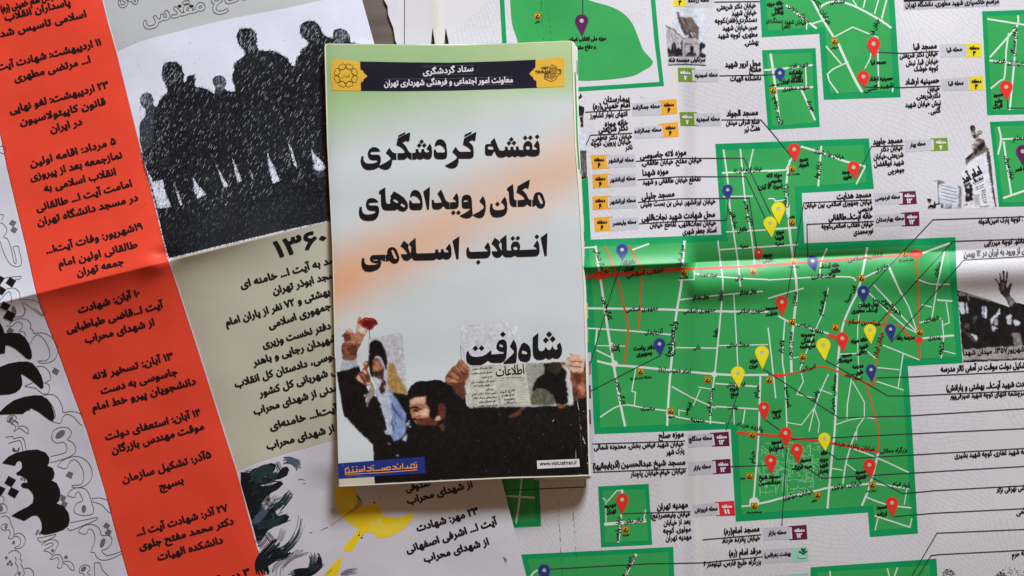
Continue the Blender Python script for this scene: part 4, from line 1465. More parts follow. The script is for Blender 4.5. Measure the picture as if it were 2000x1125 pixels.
for k in range(420):
    x, y = ra.uniform(272, 330), ra.uniform(185, 320)
    if x > 270 + abs(y - 230) * .05: dash(x, y, ra.uniform(2, 6), .5, ra.gauss(1.08, .07), d2 if k % 3 else d1)
build('rain_strokes', d4, RP, PS.dz(2.0), M_SIL, proot, kind='stuff', cut=False)
build('rain_strokes', d1, RP, PS.dz(2.6), ink('rain_pale', 168, 172, 184), proot, kind='stuff', cut=False)
build('rain_strokes', d2, RP, PS.dz(2.4), ink('rain_grey', 80, 86, 97), proot, kind='stuff', cut=False)
build('rain_strokes', d3, RP, PS.dz(2.2), ink('rain_dark', 44, 48, 54), proot, kind='stuff', cut=False)

# lettering
M_OUT = ink('outline_grey', 70, 72, 80)
RED = '''فرمان امام خمینی (ره) سپاه|-24 31 112 -4
پاسداران انقلاب|10 41 139 10
اسلامی تاسیس شد|1 73 170 33
۱۱ اردیبهشت: شهادت آیت|-4 138 199 88
ا... مرتضی مطهری|29 160 178 122
۲۳ اردیبهشت: لغو نهایی|20 222 214 171
قانون کاپیتولاسیون|40 245 208 204
در ایران|99 259 162 243
۵ مرداد: اقامه اولین|60 326 228 281
نمازجمعه بعد از پیروزی|60 353 240 308
انقلاب اسلامی به|87 375 228 341
امامت آیت ا... طالقانی|72 413 259 364
در مسجد دانشگاه تهران|74 441 271 391
۱۹شهریور: وفات آیت‌ا...|91 496 280 447
طالقانی اولین امام|115 522 270 483
جمعه تهران|151 540 243 516
۱۰ آبان: شهادت|154 612 275 577
آیت ا...قاضی طباطبایی|131 650 321 600
از شهدای محراب|167 670 303 635
۱۳ آبان: تسخیر لانه|182 742 340 701
جاسوسی به دست|198 770 348 731
دانشجویان پیرو خط امام|181 803 384 750
۱۴ آبان: استعفای دولت|207 860 394 811
موقت مهندس بازرگان|219 886 400 838
۵آذر: تشکیل سازمان|240 943 414 893
بسیج|312 957 360 943
۲۷ آذر: شهادت آیت ا...|268 1047 447 997
دکتر محمد مفتح جلوی|273 1074 458 1023
دانشکده الهیات|309 1095 437 1060
۳ دی: آغاز|402 1148 490 1122'''
BEI = '''سوء قصد به آیت ا... خامنه ای|471 563 712 497
مسجد ابوذر تهران|534 575 668 538
. بهشتی و ۷۲ نفر از یاران امام|442 637 655 572
. جمهوری اسلامی|526 642 657 599
انفجار دفتر نخست وزیری|514 680 694 628
شهیدان رجایی و باهنر|495 715 660 665
قدوسی، دادستان کل انقلاب|460 757 668 696
رئیس شهربانی کل کشور|507 775 690 720
مدنی از شهدای محراب|497 810 662 762
ترور آیت‌ا... خامنه‌ای|528 840 700 792
مهراب از شهدای محراب|522 878 712 826
صدوقی|793 961 842 948
از شهدای محراب|796 985 924 951
۲۳ مهر: شهادت|815 1038 936 1003
آیت ا... اشرفی اصفهانی|795 1080 973 1023
از شهدای محراب|829 1098 956 1063'''
for src, nm in ((RED, 'date_line'), (BEI, 'event_line')):
    for r in src.split('\n'):
        s, c = r.split('|')
        PS.text(s, *[float(v) for v in c.split()], 14.5, .062, name=nm)
PS.text('۱۳۶۰', 541, 504, 641, 477, 34, .05, name='year_heading')
PS.text('دفاع مقدس', 281, 50, 492, -5, 30, .05, M_OUT, ring=1.1, name='outlined_heading')
PS.text('سالهای', 232, 8, 300, -8, 26, .05, M_OUT, ring=1.1, name='outlined_heading')
PS.many('heading_dot', [disc(351, 12, 4, 10, 3), disc(374, 12, 4.5, 10, 3)], M_BLACK, 3)

# big calligraphy at the left edge
z5 = lambda s: Z(s, 0, 600, 4.892); z4 = lambda s: Z(s, 0, 820, 3.688); z2 = lambda s: Z(s, 0, 420, 5.624)
for p in (z5('-200 60 -60 100 0 145 30 200 45 248 120 243 190 248 240 288 280 350 302 420 308 470 300 492 285 498 255 490 210 448 150 398 95 368 55 360 48 440 0 446 -200 460'),
          z5('-200 640 -60 590 0 570 80 538 180 520 260 518 310 533 360 588 395 650 416 720 417 765 398 781 350 740 290 690 240 655 200 636 213 690 215 740 195 780 150 815 90 832 0 838 -200 830'),
          z5('-160 1100 0 998 60 940 130 890 230 855 330 840 395 842 450 880 490 930 515 1000 523 1050 510 1082 480 1082 420 1040 370 1000 300 965 240 1000 222 1018 100 1022 0 1025 -160 1060'),
          z4('15 312 60 265 120 235 200 218 270 213 330 235 358 275 355 310 342 330 380 345 395 385 388 418 372 435 410 455 432 500 437 540 428 580 408 600 460 622 495 670 504 720 495 760 460 790 400 812 330 827 300 822 292 812 303 780 300 740 285 705 265 688 235 690 175 727 82 690 140 655 200 625 235 598 242 565 240 540 225 515 205 495 165 488 150 470 165 452 202 452 192 425 150 400 125 398 118 380 140 368 160 345 158 310 145 293 125 300 110 330')):
    PS.poly('calligraphy_stroke', p, M_BLACK, 4)
for q in (z2('-20 635 0 665 55 693 0 770 -20 770'), z2('110 680 180 720 135 795 62 745'), z2('-20 770 0 775 72 820 25 880 -20 860'), z2('35 945 120 990 75 1050 0 1018'),
          z5('75 25 152 68 115 138 28 100'), z4('62 403 117 432 85 484 32 455'), z4('80 484 140 512 108 565 55 532'), z4('-20 470 0 475 42 495 10 545 -20 540')):
    PS.poly('calligraphy_dot', q, M_BLACK, 4.2)
M_DOT = ink('grey_dot', 112, 108, 116)
for q in (z2('133 50 183 78 150 125 98 95'), z2('140 125 197 152 165 200 115 170'), z5('90 190 136 218 105 250 62 230'), z5('520 573 570 605 545 648 496 615'), z5('265 945 298 965 285 992 243 975'), z4('495 370 530 382 515 423 473 402'),
          z4('440 535 478 555 462 590 435 575'), z4('455 580 490 600 472 632 440 610'), z4('765 737 793 757 778 785 742 766'), z4('778 783 805 800 792 832 755 815'), z4('475 972 491 985 480 1003 461 990'), z4('98 869 112 878 102 896 86 884'),
          z4('45 978 58 988 50 1006 33 994'), z4('70 1008 85 1016 78 1032 62 1024'), z4('56 1026 70 1034 62 1048 46 1040'), z4('84 1028 96 1036 88 1052 74 1044'),
          z4('170 398 182 406 174 420 162 412'), z4('156 414 168 420 160 434 146 428'), z4('178 418 190 424 182 440 168 434'), z4('272 788 284 795 276 812 262 804'), z4('288 802 300 810 292 828 278 820'), z4('262 808 272 816 266 830 254 824')):
    PS.poly('calligraphy_dot', q, M_DOT, 3.6)
for q, dk in ((disc(435 / 3.688, 820 + 103 / 3.688, 11, 16, 6, -.65), M_DOT), (disc(605 / 3.688, 820 + 640 / 3.688, 4.4, 14, 7.5, .0), M_DOT), (disc(740 / 3.688, 820 + 885 / 3.688, 4.5, 14, 9.6, .35), M_DOT),
              (disc(8 / 3.688, 820 + 637 / 3.688, 4, 12, 6), M_DOT), (disc(44 / 3.688, 820 + 770 / 3.688, 2.7, 12, 4), M_DOT), (disc(141 / 3.688, 820 + 1104 / 3.688, 2.5, 12, 4), M_DOT),
              (disc(603 / 3.688, 820 + 1073 / 3.688, 6, 14, 4, -.7), M_DOT), (disc(106 / 4.892, 600 + 1063 / 4.892, 5, 14, 3.6, -.6), M_DOT), (disc(155 / 5.62, 420 + 1045 / 5.62, 4, 12, 9, -.3), M_DOT), (disc(380 / 3.688, 820 + 940 / 3.688, 3, 10, 3.4), M_DOT)):
    PS.poly('letter_eye', q, dk, 3.4)
def outl(P, closed=False, w=1.0):
    PS.line('outlined_letter', smooth_loop(P, 4, closed), w, M_OUT, 3, closed=closed)
outl(z4('365 263 420 250 470 235 483 212 478 180 455 160 410 166 380 145 373 112 390 75 440 52 490 58 515 85 510 115 487 140 520 160 545 195 542 235 500 265 430 290 362 307'))
outl(z4('415 335 440 300 500 270 570 265 630 300 662 360 660 420 620 468 560 488 520 480 528 470 580 465 603 430 600 370 570 310 535 285 503 305 475 350 415 335'))
outl(z4('485 545 510 505 560 488 610 495 640 530 660 590 676 650 660 680 600 688 545 672 535 640 555 600 597 580 570 520 548 530 536 558 485 545'))
outl(z4('660 565 720 562 775 580 795 620 804 668 780 660 730 610 666 588'))
outl(z4('505 740 600 722 695 702 703 710 690 722 600 760 510 795 485 775'))
outl(z4('885 960 800 1000 740 1010 700 990 680 955 655 950 675 900 685 850 670 800 640 785 620 822 566 805 600 765 660 752 710 775 735 830 775 830 805 850 802 890 775 925 735 940 762 972 800 972 885 943'))
outl(z4('680 1030 720 1030 740 1080 800 1140')); outl(z4('680 1030 684 1140'))
outl(z4('570 1075 590 1050 620 1043 648 1060 645 1085 630 1100 655 1120')); outl(z4('570 1075 575 1100 600 1108 615 1140'))
outl(z4('10 700 40 690 70 710 80 750 100 790 100 830 85 855 60 850 75 825 65 790 40 795 12 785 12 760 35 748 60 755')); outl(z4('100 830 140 815 175 840 182 880 160 915 120 928 108 918 140 905 150 870 130 840 100 842'))
outl(z4('270 852 330 840 400 825 385 845 300 880 270 852')); outl(z4('300 900 350 865 400 865 420 890 405 925 380 970 350 950 318 940 360 915 385 900 370 885 320 905'))
outl(z4('360 1005 390 975 430 970 450 1000 452 1020 440 1065 412 1058 428 1020 415 990 390 1000 360 1005')); outl(z4('452 1020 500 1018 528 1045 535 1082 510 1075 480 1040 455 1035'))
outl(z4('60 965 90 942 130 945 150 975 145 1000 158 1015 150 1040 165 1060 175 1110 150 1140')); outl(z4('110 985 118 1010 112 1030 130 1060 125 1100 105 1120')); outl(z4('175 1070 215 1068 240 1095 242 1130'))
outl(z4('0 545 25 555 30 585 15 605 0 608')); outl(z4('0 605 30 605 52 630 45 665 0 672')); outl(z4('40 125 90 118 100 135 140 125 170 135 185 190 190 225')); outl(z4('60 170 105 155 145 150 160 190 165 222')); outl(z4('95 200 110 220 95 212 100 225 125 222 140 200 130 228'), w=2)
outl(z4('50 5 100 15 95 0 130 20 130 50 160 42 200 60 205 98 180 85 150 62 130 65 100 82 115 50 85 20'))
outl(z5('90 160 125 128 190 108 250 115 285 140 298 180 290 198 318 222 326 248 400 243 460 262 510 305 545 375 552 430 525 495 460 530 400 532 368 518 375 510 430 512 465 490 478 450 465 390 430 320 390 275 350 265 315 300 290 350'))
outl(z5('60 175 110 180 130 165 160 142 195 142 215 170 205 205 185 225 230 235 245 262 240 280'))
outl(z5('350 568 400 562 450 590 480 640 482 690 430 722 468 738 472 790 455 825 410 825 350 780 318 768 240 755 280 735 325 715'))
outl(z5('400 850 450 832 520 840 570 890 598 960 608 1003 680 995 750 1008 790 1040')); outl(z5('480 1082 575 1108 600 1050 640 1022 700 1045 760 1110 790 1130')); outl(z5('435 860 500 940 530 1030 522 1060'))
outl(z5('70 1060 95 1035 140 1035 160 1055 145 1085 175 1110')); outl(z5('70 1060 72 1090 105 1105 120 1130')); outl(z5('240 0 240 50 210 85 150 92 120 88')); outl(z5('320 0 370 40 405 76 415 60 400 20 390 0'))
outl(z2('0 82 35 95 70 140 74 190 40 238 80 258 105 310 130 400 150 500 168 532 180 520 175 470 158 400 145 352 202 343 214 400 235 480 232 545 195 567 150 560 100 520 60 450 30 380 5 290'))
outl(z2('55 690 220 672 224 700 170 705')); outl(z2('0 935 60 870 105 840 122 880 130 960')); outl(z2('75 810 150 800 200 830 218 870 222 925')); outl(z2('222 932 300 928 420 955 450 1010 482 1095 440 1090 370 1040 300 985 245 965 272 1030 270 1080 240 1112'))
outl(z2('0 -5 40 0 20 60')); outl([(0, 297), (8, 300), (12, 290), (4, 285), (-4, 290)])

# ink brush strokes of the lower picture
M_BR = ink('brush_black', 16, 24, 30); M_BR2 = ink('brush_navy', 74, 92, 112); M_BR3 = ink('brush_teal', 34, 58, 62)
rb = random.Random(9)
def brush(P, w, n, m, solid=True, fray=.25):
    C_ = smooth_loop(P, 6, False); T = []
    nn = len(C_)
    nor = []
    for i in range(nn):
        a, b = C_[max(0, i - 1)], C_[min(nn - 1, i + 1)]
        l_ = math.dist(a, b) or 1; nor.append((-(b[1] - a[1]) / l_, (b[0] - a[0]) / l_))
    for k in range(n):
        o_ = ((k + .5) / n - .5) * w + rb.uniform(-.3, .3)
        a = int(rb.uniform(0, fray) * nn); b = nn - int(rb.uniform(0, fray) * nn)
        if b - a < 3: continue
        ww = w / n * (1.25 if solid else rb.uniform(.35, .8))
        T += ribbon([(C_[i][0] + nor[i][0] * o_, C_[i][1] + nor[i][1] * o_) for i in range(a, b)], ww, w2=ww * rb.uniform(.3, 1))
    build('brush_stroke', T, RP, PS.dz(2.5), m, proot, cut=False)
zb = lambda s: Z(s, 470, 870, 4.412)
PS.poly('brush_shape', zb('0 228 70 235 110 200 180 180 260 150 300 160 300 200 270 250 320 240 360 190 400 180 420 210 400 260 340 290 280 300 350 310 370 330 320 380 260 420 230 440 300 500 330 480 400 400 380 440 330 540 300 570 320 610 380 590 420 610 400 660 330 680 240 730 200 790 150 830 140 830 90 640 60 540 0 330'), M_BR, 1.6)
PS.many('paper_gap', [zb('190 250 215 225 240 268 205 272'), zb('170 345 270 320 330 312 260 340 190 350'), zb('255 415 310 385 400 370 340 440 300 470 250 440'), zb('180 500 230 430 300 500 270 540 215 560 190 530')], M_LILAC, 2.0)
brush(zb('100 300 160 240 230 210 270 240 300 220'), 22, 14, M_BR3); brush(zb('310 140 330 190 345 215'), 12, 5, M_BR, False); brush(zb('365 130 430 130 480 160 505 210'), 14, 10, M_BR2); brush(zb('430 110 520 130'), 5, 4, M_BR2, False)
brush(zb('90 680 160 620 200 570 215 520'), 14, 10, M_BR2); brush(zb('200 430 230 480 290 560'), 14, 6, M_BR, False); brush(zb('300 560 360 500 420 420 440 400'), 16, 10, M_BR3, True, .4)
brush(zb('100 690 200 680 300 660 420 610'), 16, 12, M_BR3, True, .35); brush(zb('140 860 180 830 215 780'), 22, 7, M_BR, False); brush(zb('220 750 260 800 300 850'), 12, 5, M_BR, False)
brush(zb('180 1000 260 930 370 900 450 830 510 720 530 600'), 15, 16, M_BR3, True, .45); brush(zb('190 1010 290 950 380 930 430 880'), 22, 12, M_BR, True, .3)
brush(zb('200 1120 180 1010 260 900 330 830'), 26, 12, M_BR, True, .2); brush(zb('330 830 350 780 370 710'), 12, 9, M_BR2, False)
brush(zb('290 1130 300 1050 370 990 470 930 560 880'), 9, 5, M_BR, False, .2); brush(zb('350 1130 360 1060 440 980 530 940 590 930'), 6, 4, M_BR, False, .3)
brush(zb('420 1130 500 1100 590 1090 660 1040 690 1000'), 18, 14, M_BR, True, .2); brush(zb('600 1080 620 1000 610 920'), 12, 9, M_BR3, True, .3); brush(zb('650 1060 680 1000 650 930'), 10, 8, M_BR, True, .4)
brush(zb('870 1130 930 1090 1010 1085'), 12, 10, M_BR2, False, .3); brush(zb('720 1120 760 1090 800 1060'), 4, 5, M_BR2, False, .4); brush(zb('140 900 170 960 210 1120'), 3, 2, M_BR, False)
brush(zb('470 300 520 290 560 300'), .9, 1, M_BR); brush(zb('535 328 565 326'), .9, 1, M_BR)
brush(Z('330 30 350 60 342 90', 900, 1080, 4), 5, 6, M_BR2, False, .5)
for k in range(150):
    x = rb.uniform(0, 330); y = rb.uniform(240, 830)
    if not inside_pt(zb(f'{x} {y}')[0], zb('0 228 180 180 300 200 320 320 230 440 330 480 330 540 380 590 240 730 150 830 90 640 0 330')): continue
    a = rb.gauss(-.75, .35); l_ = rb.uniform(30, 110); c_ = rb.uniform(-18, 18)
    brush(zb(f'{x} {y} {x + math.cos(a) * l_ / 2 + c_} {y + math.sin(a) * l_ / 2 + c_} {x + math.cos(a) * l_} {y + math.sin(a) * l_}'), rb.uniform(1.5, 6), rb.randint(2, 5), rb.choice([M_BR3, M_BR2, M_BR3, M_BR, M_BR]), False, .45)
# yellow bird
M_YEL = ink('bird_yellow', 240, 206, 36, vary=.08); M_YEL2 = ink('bird_pale', 246, 226, 110)
zq = lambda s: Z(s, 500, 843, 3.99)
bird = PS.poly('bird_body', smooth_loop(zq('620 470 650 430 720 420 790 430 770 490 830 580 900 560 970 590 990 650 1060 665 1130 665 1230 640 1200 700 1130 770 1050 815 960 830 920 800 880 780 840 790 800 760 740 720 680 670 640 600 615 540'), 3), M_YEL, 2)
for p in ('800 760 840 790 800 850 750 930 690 930 680 900 730 850', '670 975 655 1070 610 1160 500 1160 560 1080 620 1010'):
    o = PS.poly('bird_tail', zq(p), M_YEL, 2.1); child_loc(o, bird)
fe = []
for k in range(26):
    t = k / 25
    x0, y0 = 900 + 60 * t, 700 - 20 * t; a = 1.75 - 1.65 * t; q = 110 + 160 * t
    fe += ribbon([zq(f'{x0} {y0}')[0], zq(f'{x0 + math.cos(a) * q * .6} {y0 + math.sin(a) * q * .55}')[0], zq(f'{x0 + math.cos(a) * q} {y0 + math.sin(a) * q * .8 - 8}')[0]], .55)
for k in range(18):
    t = k / 17
    fe += ribbon([zq(f'{760 + 20 * t} {560 + 60 * t}')[0], zq(f'{720 - 40 * t} {500 + 70 * t}')[0], zq(f'{740 - 118 * t} {440 + 120 * t}')[0]], .5)
o = build('feather_lines', fe, RP, PS.dz(2.6), M_YEL2, proot, cut=False); child_loc(o, bird)
for p in ('785 495 800 540 770 590 700 650 630 700 580 730', '795 500 812 545 785 590 720 645', '805 515 822 550 800 590 740 630', '560 745 500 770', '440 785 412 788', '580 620 600 605 620 595', '590 635 620 615'):
    PS.line('ink_stroke', smooth_loop(zq(p), 4, False), 1.3, M_BR, 3, w2=.4)
PS.many('ink_spot', [disc(*zq('923 553')[0], 2, 10), disc(*zq('802 808')[0], 2, 8, 1.6), disc(*zq('825 828')[0], 2, 8, 1.6)], M_BR, 3)
PS.line('ink_stroke', zq('802 805 812 778'), .8, M_BR, 3); PS.line('ink_stroke', zq('826 825 836 795'), .8, M_BR, 3); PS.line('ink_stroke', zq('958 525 965 508'), .8, M_BR, 3)

# ------------------------------------------------------------------ thing 3: the folded brochure
KB = 1 - 39 * S / CAM_H          # true size of the brochure, which lies nearer the camera than the sheets
broot = thing('folded_brochure', 'folded brochure with black Persian title on green, white and orange cover', 'brochure', (-0.02, 0, 0))
RB = Relief(h_cover, 600, 40, 1200, 990, k=KB)
BS = Sheet(broot, RB)

def cover_paper():
    m = bpy.data.materials.new('cover_paper'); t = NT(m)
    g_ = t.geo()
    sx = t.add('ShaderNodeSeparateXYZ'); t.link(g_, sx.inputs[0])
    def px(v): return (v - 1000) * S * KB
    def py(v): return (562.5 - v) * S * KB
    def mapr(src, a, b, c=0.0, d=1.0, sm=True):
        r = t.add('ShaderNodeMapRange', i_From_Min=a, i_From_Max=b, i_To_Min=c, i_To_Max=d)
        if sm: r.interpolation_type = 'SMOOTHSTEP'
        t.link(src, r.inputs['Value']); return r.outputs[0]
    def math_(op, a, b):
        n_ = t.add('ShaderNodeMath', operation=op)
        for s_, v in ((n_.inputs[0], a), (n_.inputs[1], b)):
            if hasattr(v, 'is_output'): t.link(v, s_)
            else: s_.default_value = v
        return n_.outputs[0]
    nz = t.add('ShaderNodeTexNoise', i_Scale=22.0, i_Detail=2.0); t.link(g_, nz.inputs['Vector'])
    wob = math_('MULTIPLY', math_('SUBTRACT', nz.outputs['Fac'], .5), .012)
    X, Y = sx.outputs[0], sx.outputs[1]
    Yw = math_('ADD', Y, wob)
    # green wash from the top, reaching lower on the left
    sl = math_('ADD', Yw, math_('MULTIPLY', math_('SUBTRACT', X, px(640)), -.22))
    grn = mapr(sl, py(330), py(190))
    grn = math_('MAXIMUM', grn, mapr(Yw, py(215), py(150)))
    # orange band rising to the right
    band = math_('ADD', Yw, math_('MULTIPLY', math_('SUBTRACT', X, px(655)), -.53))
    d = math_('ABSOLUTE', math_('SUBTRACT', band, py(556)), 0)
    org = mapr(d, 128 * S, -10 * S)
    n2 = t.add('ShaderNodeTexNoise', i_Scale=30.0, i_Detail=3.0); t.link(g_, n2.inputs['Vector'])
    org = math_('MULTIPLY', org, mapr(n2.outputs['Fac'], .2, .6, .7, 1.0))
    base = rgb(205, 213, 216)
    c = t.mix(math_('MULTIPLY', grn, .95), base, rgb(156, 190, 132))
    # the far right of the top is a paler, yellower green
    c = t.mix(math_('MULTIPLY', math_('MULTIPLY', mapr(X, px(820), px(1080)), grn), .55), c, rgb(192, 208, 158))
    c = t.mix(math_('MULTIPLY', org, mapr(X, px(640), px(960), .95, .62)), c, rgb(228, 170, 124))
    t.link(c, t.p.inputs['Base Color'])
    t.p.inputs['Roughness'].default_value = 0.38
    t.p.inputs['Specular IOR Level'].default_value = 0.45
    bp = t.add('ShaderNodeBump', i_Strength=0.14, i_Distance=0.0004)
    n3 = t.add('ShaderNodeTexNoise', i_Scale=130.0, i_Detail=4.0); t.link(g_, n3.inputs['Vector'])
    t.link(n3.outputs['Fac'], bp.inputs['Height']); t.link(bp.outputs[0], t.p.inputs['Normal'])
    return m
TOPE = '636 86 640 84.5 735 86 880 88 1000 84 1110 79 1117 80'
RIGHTE = '1124 281 1133 400 1141 562 1145 700 1148 800 1152 929'
BOTE = '1100 931 1000 933.5 900 938 740 946.5 662 950'
LEFTE = '655 700 650 480 640 281 635 95'
M_COVER = cover_paper()
o_ = build('cover', tess([pts(TOPE + ' ' + RIGHTE + ' ' + BOTE + ' ' + LEFTE)]), RB, 0, M_COVER, broot)
M_EDGE = ink('worn_edge', 226, 222, 204)
M_LEAF = ink('leaf_paper', 214, 214, 212); M_LEAFE = ink('leaf_edge', 196, 186, 160)
# white worn rim of the cover
BS.line('worn_edge', pts(LEFTE + ' 636 86')[0:] , 2.2, M_EDGE, 1)
BS.line('worn_edge', pts('662 949 740 945.5 900 937 1000 932.5 1100 930 1151 928'), 2.4, M_EDGE, 8)
BS.line('worn_edge', pts('1117 81 1123.5 281 1132.5 400 1140.5 562 1144.5 700 1147.5 800 1151 928'), 1.8, M_EDGE, 8)
BS.line('worn_edge', pts('636 86.5 735 87.5 880 89.5 1000 85.5 1116 80.5'), 1.3, M_EDGE, 1)

# the folded leaves under the cover
re_ = pts('1117 80 ' + RIGHTE)
LEAVES = [  # right offset at top, middle, bottom ; top y ; bottom offset
    (3, 1.5, 1, 2, 1.5), (6, 2.5, 1.2, 5, 3.0), (8.5, 3.2, 1.5, 9, 4.0), (10, 4, 1.5, 12, 5.0), (10.5, 4.6, 1.8, 13, 2.0), (9, 5, 2, 13, 4.4), (11, 5.5, 1.6, 15, 3.0), (10, 5.8, 1.8, 14, 1.5)]
rl = random.Random(4)
leaf0 = None
for k, (a, b, c, ty, bo) in enumerate(LEAVES):
    off = lambda y: float(np.interp(y, [80, 420, 700, 930], [a, b, c + 1, c]))
    side = [(x + off(y), max(y, 80 + ty)) for x, y in re_]
    bottom = []
    for i in range(26):
        x = 1152 + c - (1152 + c - 664) * i / 25
        yb = float(np.interp(x, [662, 740, 900, 1000, 1152], [949, 946, 937.5, 933, 929]))
        torn = bo * (1.2 if x > 1060 else .35 + .2 * rl.random()) + (rl.uniform(-.8, .8) if x > 1050 else 0)
        bottom.append((x, yb + torn))
    P = [(637.5 + k * .1, 88 - (1.6 if k < 2 else 0)), (760, 87.5), (1000, 85)] + side + bottom + [(656, 700), (651, 480), (642, 281)]
    Rk = Relief(h_cover, 600, 40, 1200, 1000, k=KB, lift=-2.4 * (k + 1))
    T = tess([P])
    o = build('leaf', T, Rk, 0, M_LEAF if k % 3 else M_EDGE, broot)
    # paper thickness
    v = o.modifiers.new('thickness', 'SOLIDIFY'); v.thickness = 0.00022; v.offset = -1
    if k == 1:
        L1 = Sheet(broot, Rk); leaf0 = o
    if k == 3: L3 = Sheet(broot, Rk); leaf3 = o
    if k == 5: L5 = Sheet(broot, Rk); leaf5 = o
def onleaf(S_, leaf, p, m):
    o = S_.poly('leaf_print', p, m, 1); child_loc(o, leaf)
def off_strip(y0, y1, d0, d1, n=6):
    ys = [y0 + (y1 - y0) * i / n for i in range(n + 1)]
    ex = lambda y: float(np.interp(y, [80, 281, 400, 562, 700, 800, 929], [1117, 1124, 1133, 1141, 1145, 1148, 1152]))
    return [(ex(y) + d0, y) for y in ys] + [(ex(y) + d1, y) for y in reversed(ys)]
onleaf(L1, leaf0, off_strip(141, 330, -4, 5.2), M_FRAME)
onleaf(L3, leaf3, off_strip(330, 340, -4, 6), M_FRAME)
onleaf(L3, leaf3, off_strip(118, 145, 5, 9.2), ink('leaf_navy', 60, 80, 110))
onleaf(L5, leaf5, off_strip(340, 420, 2, 6), ink('leaf_grey', 150, 152, 160))  # plain grey strip along the edge of this leaf
onleaf(L5, leaf5, off_strip(452, 470, 2, 5.4), M_BLACK); onleaf(L5, leaf5, off_strip(478, 500, 2, 5.2), M_BLACK)
onleaf(L5, leaf5, off_strip(592, 622, 1, 6), TABC['o']); onleaf(L5, leaf5, off_strip(640, 668, 1, 5), TABC['o'])
onleaf(L5, leaf5, off_strip(700, 730, 1, 5), M_BAR); onleaf(L5, leaf5, off_strip(800, 828, 1, 5), TABC['p'])
# light grey strip of map print that peeps out beside the lower leaves
MS.poly('map_margin', '1142 690 1154 688 1160 848 1160 905 1146 905', M_BAR, 2.6)
for y in (705, 752, 802):
    MS.poly('number_tab', [(1150, y), (1153.5, y), (1154.5, y + 26), (1151, y + 27)], TABC['p'] if y != 705 else ink('tab_worn', 150, 96, 90), 3)

# banner
M_BAN = ink('banner_black', 24, 25, 42); M_GOLD = ink('banner_gold', 224, 178, 62)
ban = BS.poly('banner', '702 120 780 121.5 880 122.5 980 119.5 1047 116.5 1049 171.5 980 174 880 177 780 178 704 177.5', M_BAN, 2)
g1 = BS.poly('banner_emblem_plate', smooth_loop('647 119 675 118 700 120 703.5 124 704 136 709 138 711 143 717.5 149 711 154 709 159 704.5 162 705 173 702 177 675 177 650 176 648 170', 2), M_GOLD, 2.6); child_loc(g1, ban)
g2 = BS.poly('banner_emblem_plate', smooth_loop('1102 113 1102 140 1102.5 167 1099 169 1075 170 1051 171.5 1048 166 1047.5 158 1043 156 1041 151 1034 144 1041 137 1044 133 1046 131 1046 119 1049 116.5 1075 114', 2), M_GOLD, 2.6); child_loc(g2, ban)
M_EMB = ink('emblem_green', 44, 84, 36)
cx, cy = 675.5, 147.5
def star(ph, sg):
    P = []
    for k in range(8):
        a = ph + k * math.pi / 4
        for da, r_ in ((-.26 * sg, 17.5), (-.12, 21.5), (0.0, 22.0), (.12, 21.5), (.26 * sg, 17.5)):
            P.append((cx + r_ * math.cos(a + da), cy + r_ * math.sin(a + da)))
        P.append((cx + 12.6 * math.cos(a + math.pi / 8), cy + 12.6 * math.sin(a + math.pi / 8)))
    return P
for k in range(8):      # eight interlaced petals
    a = math.pi / 8 + k * math.pi / 4
    c_, s_ = math.cos(a), math.sin(a)
    loc = [(12.5, 0), (15.5, 5.2), (19, 7.4), (22.6, 5.0), (23.2, 2.2), (22.6, 0)]
    Q = [(u, v) for u, v in loc] + [(u, -v) for u, v in loc[::-1][1:-1]]
    o = BS.line('emblem_petal', [(cx + u * c_ - v * s_, cy + u * s_ + v * c_) for u, v in Q], 1.0, M_EMB, 4, closed=True); child_loc(o, g1)
for k in range(8):
    a = k * math.pi / 4
    o = BS.line('emblem_petal', [(cx + 12.5 * math.cos(a - .39), cy + 12.5 * math.sin(a - .39)), (cx + 15 * math.cos(a), cy + 15 * math.sin(a)), (cx + 12.5 * math.cos(a + .39), cy + 12.5 * math.sin(a + .39))], .8, M_EMB, 4.2); child_loc(o, g1)
o = BS.text('تهران', 667, 151, 684, 150, 7, .02, ink('emblem_olive', 140, 130, 40), 4, name='emblem_word'); child_loc(o, g1)
BS.text('VISIT', 1056.5, 136, 1072.5, 135.4, 5.4, .06, ink('logo_brown', 70, 42, 34), latin=True, name='logo_word')
BS.text('TEHRAN', 1045, 143.4, 1073, 142.6, 5.4, .06, ink('logo_brown', 70, 42, 34), latin=True, name='logo_word')
lb = ink('logo_brown', 70, 42, 34)
zl = lambda s: Z(s, 880, 60, 7.143)
for p in ('1385 505 1412 475 1470 500 1475 530 1540 545 1540 600 1480 640 1480 670 1410 712 1310 670 1308 600 1385 590',):
    o = BS.line('logo_outline', zl(p), 1.1, lb, 4, closed=True); child_loc(o, g2)
ls = []
for k in range(8):
    x = 1392 + k * 12
    ls += ribbon(zl(f'{x} {500 + abs(k - 3) * 4} {x} 590 {x - 6} 600 {x - 6} {690 - abs(k - 2) * 9}'), .85)
for k in range(4): ls += ribbon(zl(f'{1320 + k * 16} 612 {1320 + k * 16} 672'), .8)
ls += ribbon(zl('1325 605 1365 605 1365 650 1325 640'), 1.0, True) + ribbon(zl('1480 555 1530 565 1530 590 1480 600'), 1.0) + ribbon(zl('1500 535 1540 555'), 1.6)
o = build('logo_lines', ls, RB, BS.dz(4.2), lb, broot, cut=False); child_loc(o, g2)
BS.text('ستاد گردشگری', 826, 146, 925, 139, 12, .045, M_WHITE, name='banner_line')
BS.text('معاونت امور اجتماعی و فرهنگی شهرداری تهران', 750, 168.5, 1002, 161, 12, .045, M_WHITE, name='banner_line')
